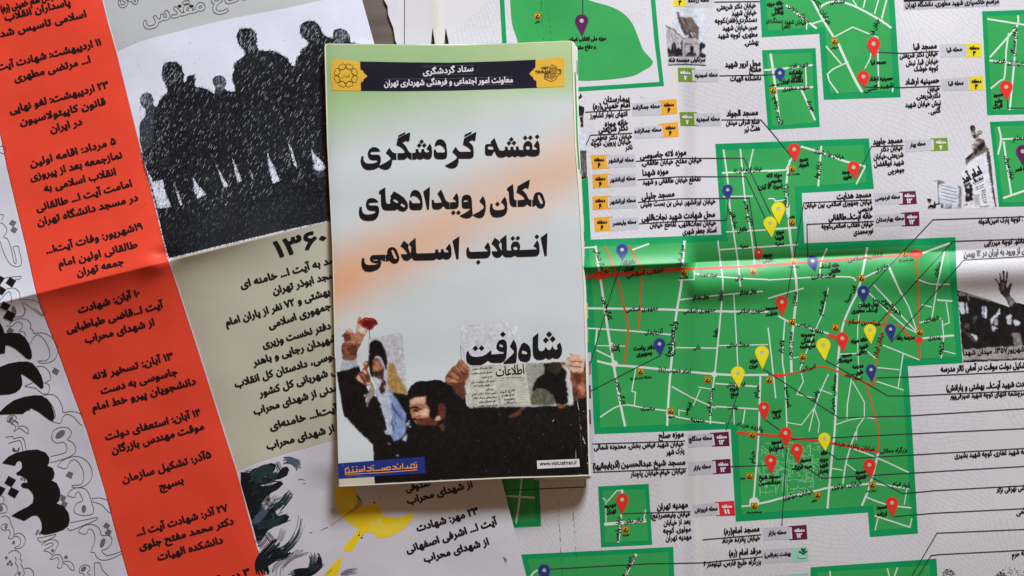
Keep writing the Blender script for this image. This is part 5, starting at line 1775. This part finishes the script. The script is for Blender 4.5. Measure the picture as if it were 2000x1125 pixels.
for p in ('826 129.5 925 127.5', '846 146.5 925 144.5', '750 154.5 880 153.5 1001 150', '800 168 1001 165'):
    o = BS.line('banner_rule', p, .45, ink('rule_grey', 120, 120, 130), 3); child_loc(o, ban)

def word(name, x0, y0, *loops, lv=5):
    """one connected letter group of the title: outline and counters, traced at ten times its size"""
    return BS.poly(name, [Z(l, x0, y0, 10) for l in loops], M_BLACK, lv)
def dot(x0, y0, cx_, cy_, r=46, name='title_dot'):
    return BS.poly(name, [Z(f'{cx_} {cy_ - r} {cx_ + r} {cy_} {cx_} {cy_ + r} {cx_ - r} {cy_}', x0, y0, 10)], M_BLACK, 5)
W = 'title_letters'
# line 1
word(W, 870, 240, '1795 335 1725 445 1750 465 1785 490 1792 505 1778 522 1700 522 1700 440 1685 395 1655 363 1615 350 1575 362 1540 395 1520 440 1520 500 1525 530 1450 528 1432 505 1428 460 1378 460 1380 510 1370 530 1345 530 1330 515 1325 465 1270 465 1272 505 1260 530 1235 532 1220 515 1218 465 1162 465 1165 500 1155 530 1130 542 1085 542 1055 530 1035 490 1000 400 957 293 882 368 900 412 815 412 785 425 772 455 775 590 785 620 810 637 908 637 957 548 990 620 1020 658 1060 673 1130 673 1165 660 1190 640 1215 660 1250 668 1280 660 1305 640 1330 658 1360 664 1390 655 1418 637 1450 655 1500 660 1550 652 1598 630 1640 648 1700 654 1770 650 1815 632 1840 600 1845 560 1838 430 1825 385',
     '1612 445 1645 462 1652 492 1640 515 1612 526 1582 515 1568 488 1580 458', '845 455 925 455 945 520 850 520 830 500 828 475')
dot(870, 240, 1793, 268); dot(870, 240, 1560, 290); dot(870, 240, 1660, 285); dot(870, 240, 1288, 320); dot(870, 240, 1243, 393); dot(870, 240, 1340, 390)
word(W, 870, 240, '605 185 590 180 365 300 342 422 400 450 460 490 495 530 498 550 485 562 290 565 260 550 232 515 202 465 133 565 190 615 225 655 228 680 200 710 120 765 0 830 -12 832 30 860 80 882 130 888 190 875 235 835 258 770 262 690 300 697 480 695 520 685 548 655 555 610 550 500 535 450 510 415 450 365 535 332 555 352 575 350 585 335')
word('title_stroke', 870, 240, '512 165 512 195 497 210 372 272 372 240 395 222')
word(W, 700, 240, '1600 318 1640 325 1685 360 1715 420 1735 560 1735 630 1725 675 1700 700 1650 708 1560 708 1515 698 1480 660 1472 600 1475 520 1510 520 1520 555 1545 578 1670 578 1690 565 1695 545 1680 500 1640 450 1590 430 1550 430 1520 455 1493 452 1498 400 1520 355 1555 325')
word(W, 700, 240, '1393 400 1430 460 1440 530 1442 600 1435 655 1410 695 1370 712 1320 708 1272 688 1240 708 1200 715 1170 708 1150 692 1120 710 1075 718 1058 718 1048 590 1120 578 1120 510 1172 510 1175 555 1200 580 1220 578 1232 555 1232 510 1285 510 1290 555 1320 575 1360 572 1390 560 1385 545 1330 505')
word(W, 700, 240, '1015 195 990 190 770 300 743 430 800 455 860 495 895 535 905 565 890 588 765 590 768 718 880 716 920 706 960 668 1000 706 1045 718 1040 590 1010 582 975 545 950 490 900 420 855 385 940 345 965 368 990 358 1000 330')
word('title_stroke', 700, 240, '920 178 915 212 780 278 780 245')
word(W, 700, 240, '605 485 535 585 590 630 630 675 632 700 600 730 530 775 425 828 415 825 440 760 440 690 425 645 395 622 260 620 235 600 240 575 270 560 430 558 405 515 370 485 320 472 270 478 215 515 188 570 185 620 200 675 235 715 290 728 360 728 378 745 355 770 290 790 210 795 150 785 115 755 100 710 100 650 62 650 45 740 60 820 95 875 150 912 220 918 300 910 360 885 395 862 450 895 520 915 580 905 630 865 655 800 665 718 748 718 742 590 700 588 665 565 635 530')
dot(700, 240, 1236, 363); dot(700, 240, 1190, 437); dot(700, 240, 1288, 437)
# line 2
word(W, 880, 340, '1720 350 1765 360 1800 395 1825 460 1850 545 1845 610 1815 655 1765 670 1710 655 1665 600 1640 625 1598 630 1595 500 1620 495 1618 450 1635 395 1670 360', '1705 405 1725 398 1745 410 1800 530 1805 560 1790 582 1765 580 1748 560 1710 470')
word(W, 880, 340, '1550 115 1530 112 1312 235 1287 355 1340 380 1400 420 1440 460 1448 485 1430 500 1310 510 1310 635 1410 635 1460 620 1498 585 1540 622 1582 630 1582 500 1540 498 1520 475 1480 390 1440 345 1395 305 1475 262 1500 282 1525 275')
word(W, 880, 340, '1222 195 1115 262 1103 290 1112 322 1138 332 1150 540 1165 590 1195 625 1240 638 1292 638 1290 510 1255 505 1240 480 1235 380')
word(W, 880, 340, '1055 440 985 540 1040 590 1060 640 1045 680 1000 698 930 705 870 700 835 675 820 640 822 578 782 578 768 640 768 720 785 780 820 825 870 842 930 842 1000 832 1060 800 1100 745 1112 680 1105 560 1090 490')
dot(880, 340, 918, 582)
word(W, 880, 340, '628 430 562 525 610 570 650 620 655 650 630 680 560 730 435 795 425 700 418 520 408 460 375 415 320 400 270 408 230 440 217 500 222 620 235 655 270 670 390 672 370 700 290 755 175 812 230 845 300 862 360 858 410 830 430 802 490 840 560 858 620 845 660 800 685 720 690 640 680 520 655 460', '298 500 335 510 355 540 248 542 265 512')
word(W, 880, 340, '115 368 45 475 90 505 110 530 105 545 0 550 -10 550 -14 678 60 678 120 668 155 630 162 570 158 460 140 405')
dot(880, 340, 55, 752); dot(880, 340, 155, 750)
word(W, 695, 350, '1665 198 1597 275 1650 370 1680 440 1675 455 1545 462 1528 440 1522 402 1482 402 1485 520 1500 565 1540 588 1620 588 1665 570 1712 518 1750 565 1790 580 1832 580 1830 452 1800 445 1765 420 1740 370 1700 270')
word(W, 695, 350, '1448 145 1318 238 1395 592 1430 592 1445 300')
word(W, 695, 350, '1165 208 1220 225 1260 270 1290 350 1305 450 1305 540 1290 580 1250 600 1110 600 1070 585 1045 550 1040 480 1045 412 1080 412 1088 445 1115 468 1240 468 1262 455 1255 415 1210 355 1150 322 1105 325 1080 350 1062 345 1068 290 1090 240 1130 212')
word(W, 695, 350, '575 155 460 228 450 258 460 285 490 292 495 500 515 560 545 595 590 608 770 606 810 580 860 615 920 628 975 615 1015 570 1022 510 1000 440 940 360 850 295 745 235 672 335 695 352 670 400 678 470 650 482 610 475 590 440 580 300', '760 380 832 425 835 440 810 470 735 425 732 405', '905 465 950 495 968 525 955 545 930 548 875 508 878 485')
word(W, 695, 350, '325 368 375 378 415 410 445 450 280 458 250 475 255 500 285 512 400 512 435 525 455 570 458 640 440 710 405 770 340 805 240 812 150 800 95 760 65 690 62 620 75 542 118 540 120 600 140 655 180 685 250 690 340 675 385 645 388 628 370 618 270 610 225 580 200 520 202 450 225 400 270 372')
# line 3
word(W, 880, 440, '1892 145 1760 240 1835 595 1880 595')
word(W, 880, 440, '1690 288 1620 400 1670 435 1690 455 1685 468 1350 482 1362 420 1350 360 1315 322 1272 310 1225 322 1190 360 1178 410 1185 455 1195 490 1115 492 1100 475 1092 180 970 278 970 315 985 335 1000 345 1002 500 985 480 955 420 942 375 960 355 965 325 945 300 862 240 797 355 850 395 900 460 920 495 915 505 805 505 815 560 850 610 890 630 940 628 980 610 1015 568 1045 605 1090 622 1180 620 1225 608 1255 588 1300 612 1340 615 1640 605 1690 595 1725 565 1742 520 1735 400 1720 335',
     '1270 408 1300 425 1312 450 1300 475 1270 485 1240 475 1226 448 1240 420')
dot(880, 440, 1686, 220); dot(880, 440, 1217, 252); dot(880, 440, 1316, 248); dot(880, 440, 543, 718)
word(W, 880, 440, '728 328 660 430 700 465 728 490 720 508 395 520 365 500 355 432 322 432 308 500 310 570 335 625 390 648 690 640 740 625 775 580 782 540 775 420 755 365')
word(W, 880, 440, '172 212 40 300 115 658 158 658')
word(W, 695, 440, '1828 355 1755 455 1800 490 1820 515 1800 528 1740 525 1718 510 1715 465 1662 465 1662 510 1640 535 1615 520 1608 470 1555 470 1555 515 1530 540 1200 550 1180 530 1168 240 1045 345 1045 375 1062 392 1080 400 1082 500 1072 548 1050 510 1030 450 1018 430 1035 405 1030 375 1000 350 938 298 872 405 930 440 985 510 1005 550 995 562 878 565 900 625 945 680 1000 690 1050 672 1092 630 1130 675 1170 685 1500 680 1545 670 1578 645 1610 662 1640 668 1675 660 1705 645 1740 662 1790 665 1835 645 1865 605 1872 560 1865 430')
word(W, 695, 440, '715 425 765 440 800 485 830 560 850 620 848 680 820 725 770 748 715 740 680 710 652 685 625 700 588 702 582 575 615 572 612 510 635 455 675 430', '700 475 722 470 745 490 800 610 805 640 790 658 765 658 750 640 700 520')
word(W, 695, 440, '575 575 390 578 325 582 285 610 275 650 290 695 325 722 385 735 440 738 420 755 360 770 260 775 205 765 180 740 170 700 168 640 122 640 110 710 112 780 135 850 190 895 260 908 340 895 420 865 475 815 495 760 495 705 475 675 450 662 545 690 575 702', '335 668 420 662 440 680 425 690 350 690 332 682')
# headline on the newspaper
H_ = 'headline_letters'
word(H_, 905, 625, '1888 435 1825 495 1842 540 1835 570 1800 580 1770 562 1742 500 1710 560 1680 590 1650 580 1605 520 1580 580 1545 605 1500 605 1475 580 1460 540 1462 400 1468 262 1450 260 1355 340 1352 540 1362 680 1390 740 1440 775 1510 778 1570 765 1610 735 1650 762 1690 765 1748 732 1790 750 1840 755 1890 720 1925 650 1928 560 1910 490')
word(H_, 905, 625, '1190 440 1250 470 1295 520 1320 600 1320 700 1300 775 1260 812 1190 822 1120 805 1075 750 1068 660 1090 570 1130 480 1165 445', '1160 590 1200 598 1240 618 1255 645 1235 665 1180 665 1148 655 1140 625')
word(H_, 905, 625, '978 382 905 515 950 560 985 600 990 630 960 670 780 835 785 855 830 858 1010 845 1035 820 1045 720 1050 560 1030 470 1005 415')
word(H_, 905, 625, '770 375 820 395 845 440 855 520 850 640 835 740 805 800 740 835 640 840 550 835 480 795 420 845 340 880 240 885 150 880 90 850 58 790 52 700 65 630 95 588 110 640 140 690 200 715 280 718 380 700 450 665 500 620 548 588 545 672 780 655 790 622 740 618 680 600 648 560 645 500 665 440 710 390', '735 472 770 490 780 515 765 530 715 522 698 500 710 478')
for x_, y_, r_ in ((773, 279, 57), (235, 552, 57), (357, 548, 57), (1676, 277, 60), (1612, 390, 58), (1745, 368, 60)):
    dot(905, 625, x_, y_, r_, 'headline_dot')


# ------------------------------------------------------------------ the cover photograph
K_ = lambda n, r, g, b: (r, g, b)
PP = PhotoPrint(BS, 645, 590, 1165, 960, (196, 202, 204), .62, 9)
F_BLK = K_('black', 17, 14, 15); F_SK = K_('skin', 176, 120, 92); F_SKL = K_('skin_light', 216, 176, 150); F_SKD = K_('skin_dark', 92, 50, 36); F_SKM = K_('skin_mid', 134, 78, 56)
F_CLO = K_('cloth', 176, 186, 204); F_CLB = K_('cloth_blue', 128, 148, 190); F_ROS = K_('rose', 150, 34, 26); F_ROD = K_('rose_dark', 92, 20, 16)
F_PAP = (190, 192, 196); F_OCH = K_('ochre', 166, 132, 76); F_NEW = (192, 194, 180); F_OLI = K_('olive', 92, 94, 78); F_NGR = K_('newsgrey', 150, 152, 142); F_LAP = K_('lapel', 148, 138, 130)
a6 = lambda s: Z(s, 640, 600, 5.92); a7 = lambda s: Z(s, 640, 760, 5.92); a8 = lambda s: Z(s, 860, 620, 5.359)
def fig(name, loops, m, lv, par=None, sm=0):
    r = None
    for p in loops:
        p = smooth_loop(p, sm) if sm else p
        if len(loops) > 12:
            for q in p: pass
        r = PP.add(name, p, m, lv, par)
    return r
# dark crowd
crowd = fig('printed_crowd', [pts('657 726 663 725.5 683 721 701 714 705 727 712 744 720 765 735 775 760 768 778 768 795 772 797 762 803 753 812 746 820 743 832 744.5 848 741.5 860 742 868 746 872 741 882 744 905 752 912 792 1000 795 1119 791 1123 760 1140 730 1142.5 700 1144 700 1147.5 800 1151 927 1100 930 1000 932.5 900 937 740 945 731 945.5 730 900 728 868 700 842 672 812 669 800 664 770')], F_BLK, 2)
fig('placard', [a6('470 362 545 350 700 318 862 290 900 700 928 1018 850 1000 760 990 700 975 560 900 480 700')], F_PAP, 2.4, crowd)
fig('placard', [a6('700 700 720 640 770 640 800 760 860 860 905 940 922 1015 850 1000 760 990 715 970 690 860')], F_OCH, 2.6, crowd)
rs = random.Random(2); sp = []
for k in range(160):
    x = rs.uniform(690, 910); y = rs.uniform(470, 1000)
    if rs.random() < (y - 430) / 560 and x < 700 + y * .22: sp.append(disc(*a6(f'{x} {y}')[0], rs.uniform(.3, .95), 6, rs.uniform(.3, 1.0)))
for q_, c_ in ((sp[::2], (150, 118, 62)), (sp[1::2], (98, 66, 34))):
    BS.many('placard_speckle', q_, ink('speckle_%d' % c_[0], *c_), 2.9, kind='stuff')
fig('printed_robe', [a6('480 700 468 640 472 560 490 430 520 392 560 378 610 400 645 450 668 510 684 580 687 640 682 730 665 700 650 650 625 600 600 572 575 565 550 580 530 610 522 650 525 720 528 800 500 790')], F_BLK, 3.2, crowd, 3)
fig('printed_face', [a6('522 640 545 600 580 592 615 640 640 690 640 740 600 765 550 755 525 720')], F_SKM, 3.4, crowd, 3)
fig('printed_face', [a6('535 690 570 650 600 680 625 700 590 735 550 725'), a6('540 640 580 620 600 650 560 660')], F_SK, 3.6, crowd, 2)
fig('printed_face', [a6('575 568 610 590 650 650 660 690 640 690 610 640 585 600 560 600 550 580'), a6('650 700 680 760 690 870 710 970 720 1125 610 1125 560 1000 575 900 640 860 600 800 640 780')], F_CLO, 3.3, crowd, 2)
fig('printed_face', [a6('530 740 580 745 640 715 655 730 640 800 670 850 675 930 640 1000 610 990 600 930 620 880 600 830 540 800')], K_('beard', 60, 34, 32), 3.7, crowd, 2)
fig('printed_face', [a6('640 770 655 800 665 860 650 840'), a6('600 790 620 830 640 870 615 860'), a6('650 900 665 880 672 930 655 950')], K_('pale', 206, 176, 176), 3.9, crowd)
fig('printed_robe', [a6('505 850 530 900 555 985 520 1040 480 1070 455 1128 450 1060 470 980 490 920'), a7('450 60 520 30 500 90 470 170 452 230 448 170'), a7('560 0 575 10 560 30')], F_LAP, 3.2, crowd)
fig('printed_shirt', [a7('575 15 720 -5 765 60 830 160 900 268 916 330 893 400 908 460 850 572 768 612 745 560 720 522 690 520 685 460 640 300 595 110')], F_CLB, 3.0, crowd)
fig('printed_shirt', [a7('575 15 705 -5 720 120 740 300 748 440 752 520 695 520 685 460 640 300 595 110')], F_CLO, 3.1, crowd)
fig('printed_shirt', [a7('740 150 780 220 830 300 880 360 870 370 800 300 745 220'), a7('735 330 760 400 770 500 755 480 740 420'), a7('760 200 790 330 800 450 785 400'), a7('820 260 860 300 850 320')], K_('fold_blue', 74, 92, 136), 3.3, crowd)
fig('printed_shirt', [a7('860 590 910 510 925 560 912 606'), a7('895 370 950 365 940 420 910 440'), a7('655 480 690 465 690 520 660 518')], F_CLO, 3.2, crowd)
fig('printed_shirt', [a7('905 250 912 330 890 400 935 380 935 300'), a7('780 770 800 760 825 775 800 790')], F_BLK, 3.3, crowd)
fig('printed_shirt', [a7('735 40 750 40 832 155 828 168')], K_('cord', 120, 122, 118), 3.4, crowd)
fig('printed_cuff', [a6('170 620 250 612 335 595 350 640 360 682 240 712 138 742')], K_('cuff', 168, 182, 192), 3, crowd)
fig('printed_hand', [a6('180 605 168 540 157 480 162 440 188 400 188 345 160 335 165 320 200 290 215 262 262 243 290 270 296 295 325 300 330 260 350 130 372 108 392 125 385 200 376 295 400 290 430 250 466 255 445 300 420 350 385 430 355 480 340 530 332 600 250 612')], F_SK, 3.1, crowd, 2)
fig('printed_hand', [a6('162 440 195 400 260 420 340 430 380 420 355 480 340 530 332 600 185 605 168 540'), a6('160 335 188 345 188 395 235 385 270 400 268 340 240 310 200 300')], F_SKM, 3.3, crowd, 2)
fig('printed_hand', [a6('225 470 280 430 340 440 345 500 325 560 250 540'), a6('170 330 215 310 262 330 265 385 190 390 188 345'), a6('165 480 185 500 190 560 175 570')], F_SKD, 3.5, crowd, 2)
fig('printed_hand', [a6('335 270 350 200 375 200 372 290'), a6('400 300 430 262 450 262 420 330'), a6('225 265 262 250 285 280 260 300')], F_SKL, 3.5, crowd, 2)
rose = fig('printed_rose', [a6('378 190 360 165 385 150 405 128 440 115 480 122 520 122 562 148 575 170 585 190 560 205 540 218 520 250 482 264 440 240 400 226')], F_ROS, 3.8, crowd, 2)
fig('printed_rose', [a6('410 170 440 150 500 150 540 180 500 215 450 220 410 205'), a6('470 225 510 220 500 250 470 255'), a6('530 150 565 165 570 185 540 175')], F_ROD, 4.0, crowd, 3)
fig('printed_rose', [a6('430 140 470 130 460 150'), a6('500 130 530 140 520 155'), a6('380 180 400 190 395 210')], K_('rose_light', 190, 62, 48), 4.2, crowd, 2)
fig('rose_stem', [a6('478 262 486 262 494 362 486 362')], K_('stem', 60, 66, 56), 3.6, crowd)
fig('printed_hand', [a6('412 645 440 620 470 628 472 690 455 715 480 760 500 830 492 895 460 905 425 905 380 870 330 842 318 812 345 780 380 745 400 735 398 712 425 700')], F_SKM, 3.5, crowd, 2)
fig('printed_hand', [a6('400 730 440 735 455 780 420 770'), a6('345 785 375 800 430 870 400 872 350 840'), a6('420 640 450 630 455 655 425 665'), a6('450 870 492 870 485 895 455 892')], F_SKL, 3.7, crowd, 2)
fig('printed_hand', [a6('355 790 380 790 450 880 430 880'), a6('395 745 410 745 480 840 470 850'), a6('450 760 490 800 495 840 470 830')], F_SKD, 3.8, crowd)
fig('printed_spot', [a6('418 1010 440 1015 436 1030 420 1028'), a6('440 1050 455 1040 450 1095 440 1090')], K_('white', 210, 210, 214), 3.8, crowd, 2)
# man in profile
fig('printed_face', [a7('945 125 1000 95 1070 85 1140 82 1136 160 1176 225 1172 330 1200 345 1195 412 1040 412 1020 385 985 355 968 320 955 250 948 180')], F_SK, 3, crowd)
fig('printed_face', [a7('960 130 1060 95 1125 95 1115 160 1040 175 970 170'), a7('1090 240 1150 220 1168 300 1110 310 1050 300 1000 280 1060 260')], F_SKL, 3.2, crowd, 2)
fig('printed_face', [a7('950 218 985 200 1040 205 1088 234 1075 242 1030 226 990 222 960 232'), a7('985 238 1030 236 1050 250 1020 262 990 256'), a7('985 330 1040 350 1000 370')], K_('brow', 36, 22, 20), 3.4, crowd, 2)
fig('printed_face', [a7('1040 340 1170 335 1260 360 1250 420 1100 415 1040 405'), a7('1280 180 1350 170 1360 330 1290 340'), a7('1290 420 1340 400 1345 480 1310 475')], F_SKD, 3.1, crowd, 3)
fig('printed_face', [a7('1238 345 1280 305 1310 345 1262 368')], F_SKL, 3.4, crowd, 2)
fig('printed_spot', [a7('940 430 960 425 972 445 950 448'), a7('700 630 718 625 715 640'), a7('790 770 810 762 822 778 800 785')], K_('glint', 150, 160, 170), 3.4, crowd, 2)
# newspaper held up by two hands
fig('newspaper', [a8('215 92 300 80 560 62 700 55 820 80 900 480 560 500 290 512 260 470 225 300')], (206, 209, 218), 2.2, crowd)
BS.line('newspaper_edge', a8('213 290 216 360 220 430'), .7, M_LEAD, 3); BS.line('newspaper_edge', a8('290 87 420 82'), .5, M_BAR, 3)
news = fig('newspaper', [a8('252 512 560 495 900 478 1110 470 1310 462 1395 912 900 925 620 938 300 945 255 720')], F_NEW, 3)
fig('newspaper_photo', [a8('888 484 1085 474 1250 468 1310 560 1340 908 948 912')], F_NGR, 3.3, news)
fig('newspaper_photo', [a8('1085 474 1250 468 1312 560 1340 908 1215 908 1180 810 1110 760 1020 745 970 790 968 730 1000 640 1085 590')], F_BLK, 3.5, news)
fig('newspaper_photo', [a8('950 910 960 800 985 770 1020 742 1080 745 1160 790 1205 905')], F_OLI, 3.7, news, 2)
fig('newspaper_photo', [a8('1130 475 1240 470 1280 520 1230 600 1140 560')], K_('dark_olive', 44, 42, 36), 3.6, news, 2)
fig('newspaper_photo', [a8('1312 600 1345 590 1395 910 1340 910')], K_('pale_side', 200, 204, 204), 3.7, news)
o = BS.text('اطلاعات', 969, 735, 1024.5, 730, 19, .02, name='newspaper_headline')
for p in ('300 515 560 505 625 935 350 945', '575 640 905 630', '580 660 885 655', '600 765 800 750 820 915 630 920'):
    q = a8(p); BS.line('newspaper_rule', q, .4, ink('news_rule', 120, 116, 112), 3.6, closed=len(q) == 4)
for k, (p, h) in enumerate((('330 548 545 530', 4), ('325 595 545 578', 4), ('430 635 545 625', 4), ('320 688 570 672', 4), ('345 722 550 712', 4), ('475 765 560 758', 4), ('335 810 590 795', 4), ('345 852 590 840', 4), ('405 893 580 882', 4), ('400 932 600 925', 3.6),
      ('620 792 785 770', 4.4), ('640 828 775 815', 4.4), ('665 868 780 856', 4.4), ('665 905 800 895', 4.4), ('625 633 850 628', 2))):
    q = a8(p); o = BS.text(['کلیه نمایندگان مجلس', 'اعضای شورای سلطنت', 'خارج شوند', 'لشکر گارد مقاومت کرد', 'و حقوق مردم کنند', 'رانندگان', 'رئیس ستاد ارتش ایران', 'سلاح‌های مجاز دیگر'][k % 8], *q[0], *q[1], h, .03, name='newspaper_print')
BS.many('newspaper_print', [a8(f'{610 + i * 22} {672 + (i % 3) * 3} {620 + i * 22} {670 + (i % 3) * 3} {624 + i * 22} {735} {612 + i * 22} {738}') for i in range(9)] + [a8(f'{815} {690 + i * 24} {890} {684 + i * 24} {892} {694 + i * 24} {816} {700 + i * 24}') for i in range(9)], ink('news_tone', 172, 176, 166), 3.4, kind='stuff')
fig('printed_hand', [a8('50 645 60 600 95 550 130 515 168 492 190 455 215 435 250 462 285 510 305 545 300 600 292 640 262 670 258 712 200 735 120 722 60 685')], F_SKM, 3.9, crowd, 2)
fig('printed_hand', [a8('205 445 245 465 290 530 265 545 225 500'), a8('150 510 210 510 250 560 230 580 180 550'), a8('105 575 170 570 210 620 180 640 130 620'), a8('75 620 130 630 180 670 130 680 80 660')], F_SK, 4.1, crowd, 3)
fig('printed_hand', [a8('160 495 175 490 240 570 255 620 240 610 215 560'), a8('105 555 120 545 200 600 235 640 215 650 170 600'), a8('65 680 200 690 290 640 262 670 258 712 200 735 120 722'), a8('60 605 72 600 150 640 140 650')], F_SKD, 4.3, crowd)
fig('printed_arm', [a8('120 720 258 712 270 800 240 860 190 820')], F_SKD, 2.8, crowd, 2)
fig('printed_hand', [a8('1318 430 1345 405 1385 398 1350 365 1440 385 1492 405 1503 440 1510 560 1470 580 1400 575 1345 540 1325 500')], F_SKL, 3.9, crowd)
fig('printed_hand', [a8('1330 455 1400 450 1490 465 1490 475 1400 460 1335 465'), a8('1340 500 1400 505 1480 515 1480 525 1400 516 1345 510'), a8('1240 470 1310 470 1318 500 1270 490')], F_SKM, 4.1, crowd)
fig('printed_arm', [a8('1355 560 1440 580 1510 565 1518 660 1524 820 1460 850 1430 760 1380 720'), a8('1225 915 1310 912 1290 950 1240 950')], F_SKM, 3.6, crowd, 2)
fig('printed_arm', [a8('1400 600 1470 600 1460 680 1420 690'), a8('1380 720 1430 760 1450 840 1400 880 1385 800')], F_SKD, 3.8, crowd, 2)
fig('printed_arm', [a8('1440 700 1500 690 1520 760 1480 800')], F_SK, 3.9, crowd, 3)
fig('printed_face', [a8('710 1035 760 1005 800 985 850 945 900 940 850 980 830 1020 790 1040 740 1050'), a8('0 940 40 920 50 980 20 1050 0 1060')], F_SKD, 2.8, crowd, 2)
# scuffs where the ink has worn off
sc = []
for k in range(20):
    x = rs.uniform(930, 1145); y = rs.uniform(800, 925); a = rs.uniform(1.0, 2.0)
    sc.append([(x, y), (x + math.cos(a) * rs.uniform(.6, 2.6), y + math.sin(a) * rs.uniform(.6, 3)), (x + .6, y + .4)])
for p in ('1126 775 1129 790 1131 800 1130 801 1128 791', '1133 830 1136 838 1134 837', '1137 850 1140 855 1142 862 1144 868 1141 866 1140 860 1137 858 1139 855', '1124.5 876 1125.5 894 1124 894', '1147 902 1149 906 1146 906', '1078 823 1083 818 1080 824', '1140 802 1141 804 1139 804'):
    sc.append(pts(p))
for k in range(26):
    y = 760 + k * 5.2; x = np.interp(y, [760, 895], [1128, 1136]); sc.append([(x, y), (x + rs.uniform(.5, 1.2), y + 1), (x + .3, y + rs.uniform(1, 3))])
PP.finish()
BS.many('scuff_mark', sc, ink('scuff', 170, 168, 162), 5, kind='stuff')

# slogan label and web address
lab = BS.poly('slogan_label', '660 905 745 898.5 829 892 831 924 745 929.5 661.5 934.5', ink('label_blue', 30, 50, 128), 6)
M_LOR = ink('label_orange', 240, 160, 62)
for w_, p in ((1.9, '885 915 1035 907'), (1.9, '1028 907 1030 868'), (1.7, '965 868 1003 866 1003 908 965 910 965 868'), (1.9, '925 913 924 884'), (1.9, '866 858 869 925'), (2, '795 921 848 917'), (1.9, '843 917 842 884'), (1.9, '799 920 798 896'),
        (2, '742 926 788 922'), (1.9, '782 922 782 890 752 892'), (1.7, '690 900 722 898 722 930 690 932 690 900'), (2, '520 941 682 932'), (1.9, '676 932 675 902'), (1.9, '656 932 655 908'), (1.9, '636 934 635 908'), (1.9, '525 940 524 904'),
        (2, '448 946 508 942'), (1.9, '502 942 501 904 462 908'), (1.9, '424 880 428 950'), (2, '215 965 412 948'), (1.9, '408 948 407 918'), (1.9, '388 948 387 924'), (1.9, '368 950 367 924'), (1.9, '338 952 337 918'), (1.9, '292 956 291 922'),
        (1.9, '250 960 249 926'), (1.9, '207 978 205 920 240 917'), (1.3, '1004 848 1030 846'), (1.3, '800 868 818 867'), (1.3, '505 884 540 881'), (1.3, '325 896 345 895'), (1.3, '278 900 300 898'), (1.3, '225 903 245 902')):
    o = BS.line('slogan_stroke', a7(p), w_, M_LOR, 7); child_loc(o, lab)
o = BS.line('slogan_underline', '675 926.5 745 923 815 917.5', 1.5, M_LOR, 7.4); child_loc(o, lab)
o = BS.line('slogan_underline', '675 920 675 927', 1.5, M_LOR, 7.4); child_loc(o, lab)
for x, y, l_ in ((676, 929, 30), (700, 930.5, 24), (668, 909, 4)): BS.line('scuff_mark', [(x, y + 1), (x + l_, y - .4)], .9, ink('label_worn', 96, 120, 160), 7)
BS.poly('footer_strip', '662.5 935.5 731 931.5 731 945.5 663 949', ink('footer_cream', 206, 202, 182), 5)
ad = BS.poly('address_plate', '1048.5 899.5 1131 896 1132.5 911.5 1049.5 915.5', ink('plate_white', 216, 216, 214), 6)
o = BS.text('www.visit.tehran.ir', 1054, 909.5, 1127.5, 906.5, 8.6, .03, M_BLACK, 7, latin=True, name='web_address'); child_loc(o, ad)

# tidy up the helper used for lettering
bpy.data.objects.remove(_to, do_unlink=True)
